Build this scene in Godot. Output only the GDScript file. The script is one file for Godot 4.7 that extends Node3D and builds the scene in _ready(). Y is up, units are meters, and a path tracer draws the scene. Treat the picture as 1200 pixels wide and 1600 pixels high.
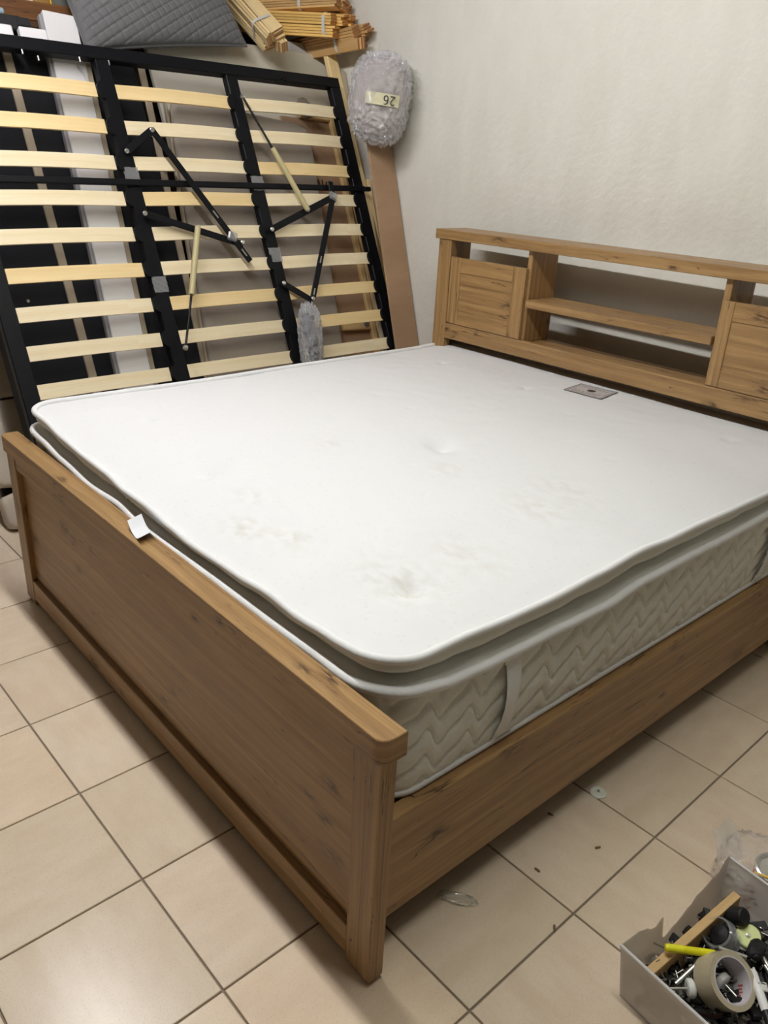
extends Node3D

# ------------------------------------------------------------------ mesh kit
class MB:
	var v := PackedVector3Array()
	var n := PackedVector3Array()
	var t := PackedVector2Array()
	var c := PackedColorArray()
	var ix := PackedInt32Array()
	var col := Color(1, 1, 1)
	static var flip := false   # leaning things are written with z running to the headboard wall

	func vert(p: Vector3, nn: Vector3, uv := Vector2.ZERO) -> int:
		v.append(p); n.append(nn); t.append(uv); c.append(col)
		return v.size() - 1

	func face(i: int, j: int, k: int) -> void:
		var g := (v[j] - v[i]).cross(v[k] - v[i])
		if g.dot(n[i] + n[j] + n[k]) > 0.0:
			ix.append(i); ix.append(k); ix.append(j)
		else:
			ix.append(i); ix.append(j); ix.append(k)

	func flat(pts: Array, out: Vector3, uvs: Array) -> void:
		var first := v.size()
		for i in pts.size():
			vert(pts[i], out, uvs[i])
		for i in range(1, pts.size() - 1):
			face(first, first + i, first + i + 1)

	# a box with chamfered edges; grain = axis the wood grain runs along; off = shift of the texture
	func box(at: Vector3, size: Vector3, bev := 0.002, grain := -1, off := Vector2.ZERO, tf := Transform3D.IDENTITY) -> void:
		var h := size * 0.5
		var g := grain
		if g < 0:
			g = size.max_axis_index()
		bev = minf(bev, minf(h.x, minf(h.y, h.z)) * 0.9)
		var uvof := func(p: Vector3, ax: int) -> Vector2:
			var o := [0, 1, 2]
			o.erase(ax)
			var a1: int = o[0]
			var a2: int = o[1]
			if ax == g:
				return Vector2(p[a1], p[a2]) + off
			if a2 == g:
				return Vector2(p[a2], p[a1]) + off
			return Vector2(p[a1], p[a2]) + off
		for ax in 3:
			for s in [-1.0, 1.0]:
				var a1 := (ax + 1) % 3
				var a2 := (ax + 2) % 3
				var pts := []
				var uvs := []
				for q in [[-1, -1], [1, -1], [1, 1], [-1, 1]]:
					var p := Vector3.ZERO
					p[ax] = s * h[ax]
					p[a1] = q[0] * (h[a1] - bev)
					p[a2] = q[1] * (h[a2] - bev)
					uvs.append(uvof.call(p, ax))
					pts.append(tf * (p + at))
				var nn := Vector3.ZERO
				nn[ax] = s
				flat(pts, (tf.basis * nn).normalized(), uvs)
		if bev <= 0.0:
			return
		for ax in 3:
			var a1 := (ax + 1) % 3
			var a2 := (ax + 2) % 3
			for s1 in [-1.0, 1.0]:
				for s2 in [-1.0, 1.0]:
					var pts := []
					var uvs := []
					for q in [[-1, 0], [1, 0], [1, 1], [-1, 1]]:
						var p := Vector3.ZERO
						p[ax] = q[0] * (h[ax] - bev)
						p[a1] = s1 * (h[a1] - (bev if q[1] == 1 else 0.0))
						p[a2] = s2 * (h[a2] - (bev if q[1] == 0 else 0.0))
						uvs.append(uvof.call(p, a1))
						pts.append(tf * (p + at))
					var nn := Vector3.ZERO
					nn[a1] = s1; nn[a2] = s2
					flat(pts, (tf.basis * nn).normalized(), uvs)
		for sx in [-1.0, 1.0]:
			for sy in [-1.0, 1.0]:
				for sz in [-1.0, 1.0]:
					var s := Vector3(sx, sy, sz)
					var k := h * s
					var pts := []
					for ax in 3:
						var p := k
						p[(ax + 1) % 3] -= s[(ax + 1) % 3] * bev
						p[(ax + 2) % 3] -= s[(ax + 2) % 3] * bev
						pts.append(tf * (p + at))
					flat(pts, (tf.basis * s).normalized(), [Vector2.ZERO, Vector2.ZERO, Vector2.ZERO])

	# rows x cols surface from a function(i, j) -> Vector3, smooth normals from neighbours
	func grid(rows: int, cols: int, pos: Callable, outward: Callable, wrap := false, uvf = null) -> void:
		var p := []
		for i in rows:
			for j in cols:
				p.append(pos.call(i, j))
		var first := v.size()
		for i in rows:
			for j in cols:
				var jl := (j - 1 + cols) % cols if wrap else maxi(j - 1, 0)
				var jr := (j + 1) % cols if wrap else mini(j + 1, cols - 1)
				var du: Vector3 = p[i * cols + jr] - p[i * cols + jl]
				var dv: Vector3 = p[mini(i + 1, rows - 1) * cols + j] - p[maxi(i - 1, 0) * cols + j]
				var nn := du.cross(dv)
				var o: Vector3 = outward.call(p[i * cols + j], i, j)
				nn = o if nn.length() < 1e-14 else nn.normalized()
				if nn.dot(o) < 0.0:
					nn = -nn
				vert(p[i * cols + j], nn, uvf.call(i, j) if uvf != null else Vector2(float(j) / cols, float(i) / rows))
		for i in rows - 1:
			for j in (cols if wrap else cols - 1):
				var a := first + i * cols + j
				var b := first + i * cols + (j + 1) % cols
				face(a, b, b + cols)
				face(a, b + cols, a + cols)

	# round tube along points
	func tube(path: Array, r: float, sides := 10, caps := true, closed := false) -> void:
		var m := path.size()
		var rings := m + (1 if closed else 0)
		var first := v.size()
		var side := Vector3.ZERO
		var along := 0.0
		for k in rings:
			var i := k % m
			var d: Vector3
			if closed:
				d = path[(i + 1) % m] - path[(i - 1 + m) % m]
			else:
				d = path[mini(i + 1, m - 1)] - path[maxi(i - 1, 0)]
			d = d.normalized()
			if side == Vector3.ZERO:
				side = d.cross(Vector3.UP if absf(d.y) < 0.9 else Vector3.RIGHT).normalized()
			else:
				side = (side - d * side.dot(d)).normalized()
			var up := d.cross(side)
			if k > 0:
				along += (path[i] as Vector3).distance_to(path[(k - 1) % m])
			for s in sides + 1:
				var an := TAU * s / sides
				var nn := side * cos(an) + up * sin(an)
				vert((path[i] as Vector3) + nn * r, nn, Vector2(along, an / TAU * 0.05))
		var w := sides + 1
		for k in rings - 1:
			for s in sides:
				var a := first + k * w + s
				face(a, a + 1, a + w + 1)
				face(a, a + w + 1, a + w)
		if caps and not closed:
			for e in 2:
				var i := 0 if e == 0 else m - 1
				var d: Vector3 = (path[0] - path[1] if e == 0 else path[m - 1] - path[m - 2]).normalized()
				var base := first + i * w
				var cc := vert(path[i], d)
				var ring := []
				for s in sides:
					ring.append(vert(v[base + s], d))
				for s in sides:
					face(cc, ring[s], ring[(s + 1) % sides])

	# lathe: profile of (radius, height) round local y
	func lathe(profile: Array, tf := Transform3D.IDENTITY, seg := 24) -> void:
		for k in profile.size() - 1:
			var p0: Vector2 = profile[k]
			var p1: Vector2 = profile[k + 1]
			var d := p1 - p0
			if d.length() < 1e-7:
				continue
			var nn2 := Vector2(d.y, -d.x).normalized()
			var first := v.size()
			for s in seg + 1:
				var an := TAU * s / seg
				var rad := Vector3(cos(an), 0, sin(an))
				var nn := (tf.basis * (rad * nn2.x + Vector3.UP * nn2.y)).normalized()
				vert(tf * (rad * p0.x + Vector3.UP * p0.y), nn, Vector2(float(s) / seg, p0.y))
				vert(tf * (rad * p1.x + Vector3.UP * p1.y), nn, Vector2(float(s) / seg, p1.y))
			for s in seg:
				var a := first + s * 2
				if p0.x > 1e-6:
					face(a, a + 2, a + 1)
				if p1.x > 1e-6:
					face(a + 1, a + 2, a + 3)

	# prism: polygon in the (x, y) plane, extruded along z from z0 to z1
	func prism(poly: PackedVector2Array, z0: float, z1: float, tf := Transform3D.IDENTITY) -> void:
		var tri := Geometry2D.triangulate_polygon(poly)
		for e in 2:
			var z := z0 if e == 0 else z1
			var nn := (tf.basis * Vector3(0, 0, -1 if e == 0 else 1)).normalized()
			var first := v.size()
			for q in poly:
				vert(tf * Vector3(q.x, q.y, z), nn, Vector2(q.x, q.y))
			for i in range(0, tri.size(), 3):
				face(first + tri[i], first + tri[i + 1], first + tri[i + 2])
		var area := 0.0
		for i in poly.size():
			area += poly[i].cross(poly[(i + 1) % poly.size()])
		var sg := 1.0 if area > 0.0 else -1.0
		for i in poly.size():
			var a := poly[i]
			var b := poly[(i + 1) % poly.size()]
			var d := (b - a).normalized()
			var nn := (tf.basis * (Vector3(d.y, -d.x, 0) * sg)).normalized()
			flat([tf * Vector3(a.x, a.y, z0), tf * Vector3(b.x, b.y, z0), tf * Vector3(b.x, b.y, z1), tf * Vector3(a.x, a.y, z1)], nn,
				[Vector2(a.x, z0), Vector2(b.x, z0), Vector2(b.x, z1), Vector2(a.x, z1)])

	func mesh(mat: Material, into: ArrayMesh = null) -> ArrayMesh:
		var m := into if into else ArrayMesh.new()
		if flip:
			for i in v.size():
				v[i].z = -v[i].z
				n[i].z = -n[i].z
			for i in range(0, ix.size(), 3):
				var q := ix[i]
				ix[i] = ix[i + 1]
				ix[i + 1] = q
		var a := []
		a.resize(Mesh.ARRAY_MAX)
		a[Mesh.ARRAY_VERTEX] = v
		a[Mesh.ARRAY_NORMAL] = n
		a[Mesh.ARRAY_TEX_UV] = t
		a[Mesh.ARRAY_COLOR] = c
		a[Mesh.ARRAY_INDEX] = ix
		m.add_surface_from_arrays(Mesh.PRIMITIVE_TRIANGLES, a)
		m.surface_set_material(m.get_surface_count() - 1, mat)
		return m

# ------------------------------------------------------------------ scene helpers
var taken := {}

func numbered(called: String) -> String:
	var k: int = taken.get(called, -1) + 1
	taken[called] = k
	return called if k == 0 else "%s_%03d" % [called, k]

func tag(o: Node3D, label: String, category: String, group := "") -> Node3D:
	o.set_meta("label", label)
	o.set_meta("category", category)
	if group:
		o.set_meta("group", group)
	return o

func thing(called: String, label: String, category: String, tf := Transform3D.IDENTITY, group := "") -> Node3D:
	var o := Node3D.new()
	o.name = numbered(called)
	add_child(o, true)
	o.transform = tf
	tag(o, label, category, group)
	return o

func part(called: String, b: MB, mat: Material, parent: Node3D, tf := Transform3D.IDENTITY) -> MeshInstance3D:
	return place(called, b.mesh(mat), parent, tf)

func place(called: String, m: Mesh, parent: Node3D, tf := Transform3D.IDENTITY) -> MeshInstance3D:
	var o := MeshInstance3D.new()
	o.mesh = m
	if parent == self:
		o.name = numbered(called)
	else:
		var k := 0
		var nm := called
		while parent.has_node(nm):
			k += 1
			nm = "%s_%03d" % [called, k]
		o.name = nm
	parent.add_child(o, true)
	o.transform = conj(tf) if MB.flip else tf
	return o

func conj(t: Transform3D) -> Transform3D:
	var b := t.basis
	return Transform3D(Basis(Vector3(b.x.x, b.x.y, -b.x.z), Vector3(b.y.x, b.y.y, -b.y.z), Vector3(-b.z.x, -b.z.y, b.z.z)), Vector3(t.origin.x, t.origin.y, -t.origin.z))

func struct(called: String, b: MB, mat: Material) -> MeshInstance3D:
	var o := part(called, b, mat, self)
	o.set_meta("kind", "structure")
	return o

func S(r: float, g: float, b: float) -> Color:
	return Color(r / 255.0, g / 255.0, b / 255.0)

func M(color: Color, rough := 0.6, metal := 0.0, spec := 0.5) -> StandardMaterial3D:
	var m := StandardMaterial3D.new()
	m.albedo_color = color
	m.roughness = rough
	m.metallic = metal
	m.metallic_specular = spec
	return m

func see_through(color: Color, alpha: float, rough := 0.15) -> StandardMaterial3D:
	var m := M(Color(color.r, color.g, color.b, alpha), rough)
	m.transparency = BaseMaterial3D.TRANSPARENCY_ALPHA
	m.cull_mode = BaseMaterial3D.CULL_DISABLED
	return m

func fn(sd: int, freq := 1.0, oct := 3) -> FastNoiseLite:
	var f := FastNoiseLite.new()
	f.seed = sd
	f.noise_type = FastNoiseLite.TYPE_SIMPLEX
	f.frequency = freq
	f.fractal_octaves = oct
	return f

func bumps(sd: int, freq: float, strength: float, size := 512) -> NoiseTexture2D:
	var nt := NoiseTexture2D.new()
	nt.width = size
	nt.height = size
	nt.seamless = true
	nt.noise = fn(sd, freq, 4)
	nt.as_normal_map = true
	nt.bump_strength = strength
	return nt

# a picture of sawn oak: u runs along the grain; metres come in through the UVs
func oak_image(w: int, h: int, len_m: float, wid_m: float, sd: int, light: Color, dark: Color, knots: int, cracks: float, planks: int) -> ImageTexture:
	var rng := RandomNumberGenerator.new()
	rng.seed = sd
	var n1 := fn(sd, 1.0, 3)
	var n2 := fn(sd + 1, 1.0, 2)
	var n3 := fn(sd + 2, 1.0, 2)
	var n4 := fn(sd + 3, 1.0, 3)
	var kn := []
	for k in knots:
		kn.append(Vector4(rng.randf() * len_m, rng.randf() * wid_m, rng.randf_range(0.005, 0.015), rng.randf_range(0.55, 1.0)))
	var tone := []
	for k in planks:
		tone.append(rng.randf_range(-0.1, 0.1))
	var crackc := S(50, 31, 17)
	var data := PackedByteArray()
	data.resize(w * h * 3)
	var at := 0
	for y in h:
		var vy := float(y) / h * wid_m
		var pl := int(vy / wid_m * planks)
		var edge := absf(vy / wid_m * planks - roundf(vy / wid_m * planks)) * wid_m / planks
		for x in w:
			var ux := float(x) / w * len_m
			var wv := vy + 0.007 * n1.get_noise_2d(ux * 1.5, vy * 6.0 + pl * 9.0)
			var kd := 0.0
			for q: Vector4 in kn:
				var dx := (ux - q.x) * 0.42
				var dy := vy - q.y
				var d2 := (dx * dx + dy * dy) / (q.z * q.z)
				if d2 < 14.0:
					wv += signf(dy) * q.z * 0.7 * exp(-d2 * 0.35)
					kd = maxf(kd, q.w * exp(-d2 * 0.8) * clampf(0.6 + 1.1 * n4.get_noise_2d(ux * 16.0, wv * 75.0), 0.0, 1.0))
			var broad := n2.get_noise_2d(ux * 0.9 + pl * 31.0, wv * 30.0)
			var fine := n3.get_noise_2d(ux * 9.0 + pl * 17.0, wv * 420.0)
			var mid := n4.get_noise_2d(ux * 2.0 + pl * 11.0, wv * 110.0)
			var f := 0.45 - 0.32 * broad - 0.16 * mid - 0.15 * fine
			if planks > 1:
				f += tone[pl]
				if edge < 0.0012:
					f += 0.3
			f = clampf(f, 0.0, 1.0)
			var cl := light.lerp(dark, f)
			var cr := n1.get_noise_2d(ux * 1.8 + 50.0, wv * 24.0 + pl * 5.0)
			var mask := n2.get_noise_2d(ux * 3.0 + 80.0, vy * 14.0 + 7.0)
			if mask > 0.22 and absf(cr) < 0.028 * cracks:
				cl = cl.lerp(crackc, 0.75 * (1.0 - absf(cr) / (0.028 * cracks)) * clampf((mask - 0.22) * 5.0, 0.0, 1.0))
			cl = cl.lerp(crackc, clampf(kd, 0.0, 0.85))
			data[at] = int(clampf(cl.r, 0, 1) * 255.0)
			data[at + 1] = int(clampf(cl.g, 0, 1) * 255.0)
			data[at + 2] = int(clampf(cl.b, 0, 1) * 255.0)
			at += 3
	return ImageTexture.create_from_image(Image.create_from_data(w, h, false, Image.FORMAT_RGB8, data))

func textured(tex: Texture2D, scale: Vector2, rough: float, tint := Color(1, 1, 1)) -> StandardMaterial3D:
	var m := M(tint, rough)
	m.albedo_texture = tex
	m.uv1_scale = Vector3(scale.x, scale.y, 1)
	return m

# soft mottled picture between two colours
func mottle(w: int, h: int, sd: int, a: Color, b: Color, fx: float, fy: float, speck := 0.0) -> ImageTexture:
	var f1 := fn(sd, 1.0, 4)
	var f2 := fn(sd + 5, 1.0, 2)
	var im := Image.create(w, h, false, Image.FORMAT_RGB8)
	for y in h:
		for x in w:
			# blend the borders so that repeats do not show
			var u := float(x) / w
			var q := float(y) / h
			var k := f1.get_noise_3d(cos(u * TAU) * fx, sin(u * TAU) * fx + 3.0, q * fy) * (1.0 - q) + f1.get_noise_3d(cos(u * TAU) * fx, sin(u * TAU) * fx + 3.0, (q - 1.0) * fy) * q
			var cl := a.lerp(b, clampf(0.5 + k * 1.1, 0, 1))
			if speck > 0.0 and f2.get_noise_2d(x * 0.35, y * 0.35) > 0.62:
				cl = cl.darkened(speck)
			im.set_pixel(x, y, cl)
	return ImageTexture.create_from_image(im)

# ------------------------------------------------------------------ places taken from the photograph
const BED_AT := Vector3(-0.2575, 0, 2.8957)
const BED_TURN := -0.0168
const WALL_Z := 0.695
const FW := 0.6034            # width of one column of slats
var LEAN: Basis               # x = out of the leaning plane, y = up the slope, z = along it towards the camera
const LEAN_AT := Vector3(-0.36, 0, 2.65)

func lean_tf(depth: float, along := 0.0, tilt := 0.0) -> Transform3D:
	# base of a leaning thing whose front lies at depth (negative = behind the metal frame), standing on the floor
	var up := -depth * LEAN.x.y / LEAN.y.y
	var tf := Transform3D(LEAN, LEAN_AT + LEAN * Vector3(depth, up, -along))
	if tilt != 0.0:
		tf.basis = tf.basis * Basis(Vector3.RIGHT, -tilt)
	return tf

func on_lean(b: Basis, at: Vector3) -> Transform3D:
	return conj(Transform3D(b, at))

var oak: StandardMaterial3D
var oak_dark_edge: StandardMaterial3D
var birch: StandardMaterial3D
var birch_warm: StandardMaterial3D
var rawwood: StandardMaterial3D
var black_metal: StandardMaterial3D
var zinc: StandardMaterial3D
var white_cloth: StandardMaterial3D
var side_cloth: StandardMaterial3D
var film: StandardMaterial3D
var whitep: StandardMaterial3D
var cream: StandardMaterial3D

func _ready() -> void:
	var turn := deg_to_rad(0.0)
	# camera
	var cam := Camera3D.new()
	cam.name = "camera"
	add_child(cam)
	cam.position = Vector3(2.3298, 1.4469, 3.6307)
	cam.basis = Basis.from_euler(Vector3(deg_to_rad(-23.7076), deg_to_rad(46.7344), deg_to_rad(3.0734)))
	cam.fov = 2.0 * rad_to_deg(atan(800.0 / 1238.8))
	cam.near = 0.02
	cam.current = true
	# environment
	var we := WorldEnvironment.new()
	we.name = "environment"
	var env := Environment.new()
	env.background_mode = Environment.BG_COLOR
	env.background_color = Color(0.02, 0.02, 0.022)
	env.tonemap_mode = Environment.TONE_MAPPER_LINEAR
	env.tonemap_exposure = 1.0
	env.sdfgi_enabled = true
	env.ssao_enabled = true
	env.ssil_enabled = true
	we.environment = env
	add_child(we)
	# the room's lamps: two fluorescent battens in a row
	for k in 2:
		lamp(Vector3(-0.15 + 1.55 * k, 2.82, 2.775), ["white twin-tube ceiling batten over the bed's left half", "white twin-tube ceiling batten over the bed's right half"][k], 2.6, [S(252, 250, 255), S(250, 253, 246)][k])

	var lean := 0.4194
	var a := Vector3(sin(0.0008), 0, -cos(0.0008))
	var nh := Vector3(cos(0.0008), 0, sin(0.0008))
	var b := Vector3.UP * cos(lean) - nh * sin(lean)
	var a2 := a * cos(0.0039) + b * sin(0.0039)
	var b2 := b * cos(0.0039) - a * sin(0.0039)
	LEAN = Basis(a2.cross(b2), b2, -a2)

	materials()
	room()
	bed()
	mattress()
	MB.flip = true
	lift_frame()
	MB.flip = false
	MB.flip = true
	leaning_boards()
	MB.flip = false
	MB.flip = true
	top_of_pile()
	MB.flip = false
	floor_bits()
	bin()

func materials() -> void:
	var ot := oak_image(2048, 640, 2.2, 0.62, 11, S(179, 144, 96), S(122, 90, 54), 18, 1.7, 4)
	oak = textured(ot, Vector2(1.0 / 2.2, 1.0 / 0.62), 0.42)
	oak_dark_edge = M(S(70, 48, 28), 0.7)
	var bt := oak_image(512, 256, 1.0, 0.3, 31, S(252, 238, 205), S(238, 217, 172), 0, 0.0, 1)
	birch = textured(bt, Vector2(1.0, 1.0 / 0.3), 0.45)
	birch_warm = textured(bt, Vector2(1.0, 1.0 / 0.3), 0.45, S(252, 240, 214))
	rawwood = textured(bt, Vector2(1.0, 1.0 / 0.3), 0.7, S(232, 214, 182))
	black_metal = M(S(15, 16, 20), 0.45, 0.0, 0.3)
	whitep = M(S(232, 230, 230), 0.4)
	cream = M(S(214, 208, 192), 0.75)
	zinc = M(S(205, 205, 198), 0.3, 0.9)
	white_cloth = M(S(236, 236, 236), 0.85)
	white_cloth.normal_enabled = true
	white_cloth.normal_texture = bumps(5, 0.05, 3.0, 256)
	white_cloth.normal_scale = 0.25
	white_cloth.uv1_triplanar = true
	white_cloth.uv1_scale = Vector3(9, 9, 9)
	side_cloth = white_cloth.duplicate()
	side_cloth.albedo_color = S(232, 232, 224)
	film = see_through(S(235, 235, 238), 0.16, 0.08)
	film.metallic_specular = 0.9

func lamp(at: Vector3, label: String, energy: float, tint: Color) -> void:
	var o := thing("ceiling_light", label, "ceiling light", Transform3D(Basis(), at), "ceiling battens over the bed")
	var h := MB.new()
	h.box(Vector3(0, 0.075, 0), Vector3(1.54, 0.11, 0.09), 0.006)
	for s in [-1.0, 1.0]:
		h.box(Vector3(s * 0.755, 0.005, 0), Vector3(0.02, 0.05, 0.12), 0.004)
	for s in [-1.0, 1.0]:   # sloping reflector wings
		h.prism(PackedVector2Array([Vector2(s * 0.04, 0.062), Vector2(s * 0.15, -0.004), Vector2(s * 0.152, 0.0), Vector2(s * 0.042, 0.068)]), -0.77, 0.77, Transform3D(Basis(Vector3.BACK, Vector3.UP, Vector3.LEFT), Vector3.ZERO))
	part("housing", h, M(S(235, 235, 232), 0.5), o)
	var glow := M(S(255, 250, 240), 0.4)
	glow.emission_enabled = true
	glow.emission = S(255, 248, 236)
	glow.emission_energy_multiplier = 3.0
	for s in [-1.0, 1.0]:
		var tb := MB.new()
		tb.tube([Vector3(-0.74, 0.004, s * 0.035), Vector3(0.74, 0.004, s * 0.035)], 0.013, 12)
		part("tube", tb, glow, o)
	for sd in [-1.0, 1.0]:   # bare tubes shine down and to both sides
		var l := AreaLight3D.new()
		l.name = "light"
		l.area_size = Vector2(1.48, 0.045)
		l.light_color = tint
		l.light_energy = energy
		l.area_range = 16.0
		l.shadow_enabled = true
		o.add_child(l, true)
		l.position = Vector3(0, -0.012, 0.024 * sd)
		l.basis = Basis(Vector3.RIGHT, -PI / 2 + sd * deg_to_rad(58.0))

func room() -> void:
	var x0 := -1.95
	var x1 := 6.6
	var z1 := 9.0
	var top := 3.2
	# floor: grout bed with one mesh per tile
	var tile := 0.33
	var gx := 0.4328
	var gz := 3.1282
	var g := MB.new()
	g.box(Vector3((x0 + x1) / 2, -0.055, (WALL_Z + z1) / 2), Vector3(x1 - x0 + 0.4, 0.1, z1 - WALL_Z + 0.4), 0.0)
	var fl := struct("floor", g, M(S(142, 128, 112), 0.85))
	var tex := mottle(384, 384, 71, S(229, 209, 184), S(237, 219, 196), 1.2, 3.0, 0.06)
	var mats := []
	for k in 5:
		var m := textured(tex, Vector2(1.6, 1.6), 0.24, [Color(1, 1, 1), S(250, 249, 247), S(252, 250, 250), S(246, 246, 244), S(255, 252, 248)][k])
		m.uv1_offset = Vector3(0.23 * k, 0.41 * k, 0)
		m.metallic_specular = 0.5
		mats.append(m)
	var tm := []
	for k in 5:
		var t := MB.new()
		t.box(Vector3(0, -0.005, 0), Vector3(tile - 0.0045, 0.01, tile - 0.0045), 0.0012, 0)
		tm.append(t.mesh(mats[k]))
	var rng := RandomNumberGenerator.new()
	rng.seed = 4
	for i in range(-7, 12):
		for j in range(-8, 8):
			var c := Vector3(gx + (i + 0.5) * tile, 0, gz + (j + 0.5) * tile)
			if c.x < x0 + 0.02 or c.x > 4.2 or c.z < WALL_Z or c.z > 5.6:
				continue
			place("tile", tm[rng.randi() % 5], fl, Transform3D(Basis(Vector3.UP, (rng.randi() % 4) * PI / 2), c))
	# walls of rough painted plaster
	var pt := mottle(512, 512, 91, S(219, 216, 206), S(225, 222, 213), 1.4, 3.0)
	var pl := M(Color(1, 1, 1), 0.75)
	pl.albedo_texture = pt
	pl.uv1_triplanar = true
	pl.uv1_world_triplanar = true
	pl.uv1_scale = Vector3(0.7, 0.7, 0.7)
	pl.normal_enabled = true
	pl.normal_texture = bumps(93, 0.06, 3.0)
	pl.normal_scale = 0.16
	var w := MB.new()
	w.box(Vector3((x0 + x1) / 2, top / 2, WALL_Z - 0.1), Vector3(x1 - x0 + 0.4, top, 0.2), 0.0)
	struct("wall_back", w, pl)
	w = MB.new()
	w.box(Vector3(x0 - 0.1, top / 2, (WALL_Z + z1) / 2), Vector3(0.2, top, z1 - WALL_Z), 0.0)
	struct("wall_left", w, pl)
	w = MB.new()
	w.box(Vector3(x1 + 0.1, top / 2, (WALL_Z + z1) / 2), Vector3(0.2, top, z1 - WALL_Z), 0.0)
	var far := M(S(104, 98, 88), 0.85)
	struct("wall_right", w, far)
	w = MB.new()
	w.box(Vector3((x0 + x1) / 2, top / 2, z1 + 0.1), Vector3(x1 - x0 + 0.4, top, 0.2), 0.0)
	struct("wall_front", w, far)
	w = MB.new()
	w.box(Vector3((x0 + x1) / 2, top + 0.05, (WALL_Z + z1) / 2), Vector3(x1 - x0 + 0.4, 0.1, z1 - WALL_Z + 0.4), 0.0)
	struct("ceiling", w, M(S(196, 192, 184), 0.9))

# ------------------------------------------------------------------ bed: local x along the foot, y up, z towards the camera (negative = towards the headboard)
func bed_tf() -> Transform3D:
	return Transform3D(Basis(Vector3.UP, BED_TURN), BED_AT)

func bx(parent: Node3D, called: String, xa: float, xb: float, ya: float, yb: float, za: float, zb: float, grain: int, off: Vector2, bev := 0.002) -> MeshInstance3D:
	var b := MB.new()
	var size := Vector3(xb - xa, yb - ya, zb - za)
	var run := size[grain] / 2 + 0.01
	off.x = clampf(off.x, run, maxf(run, 2.19 - run))
	size[grain] = 0.0
	var across := size[size.max_axis_index()] / 2 + 0.005
	size[grain] = (run - 0.01) * 2
	off.y = clampf(off.y, across, maxf(across, 0.615 - across))
	b.box(Vector3.ZERO, size, bev, grain, off)
	return part(called, b, oak, parent, Transform3D(Basis(), Vector3((xa + xb) / 2, (ya + yb) / 2, -(za + zb) / 2)))

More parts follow.
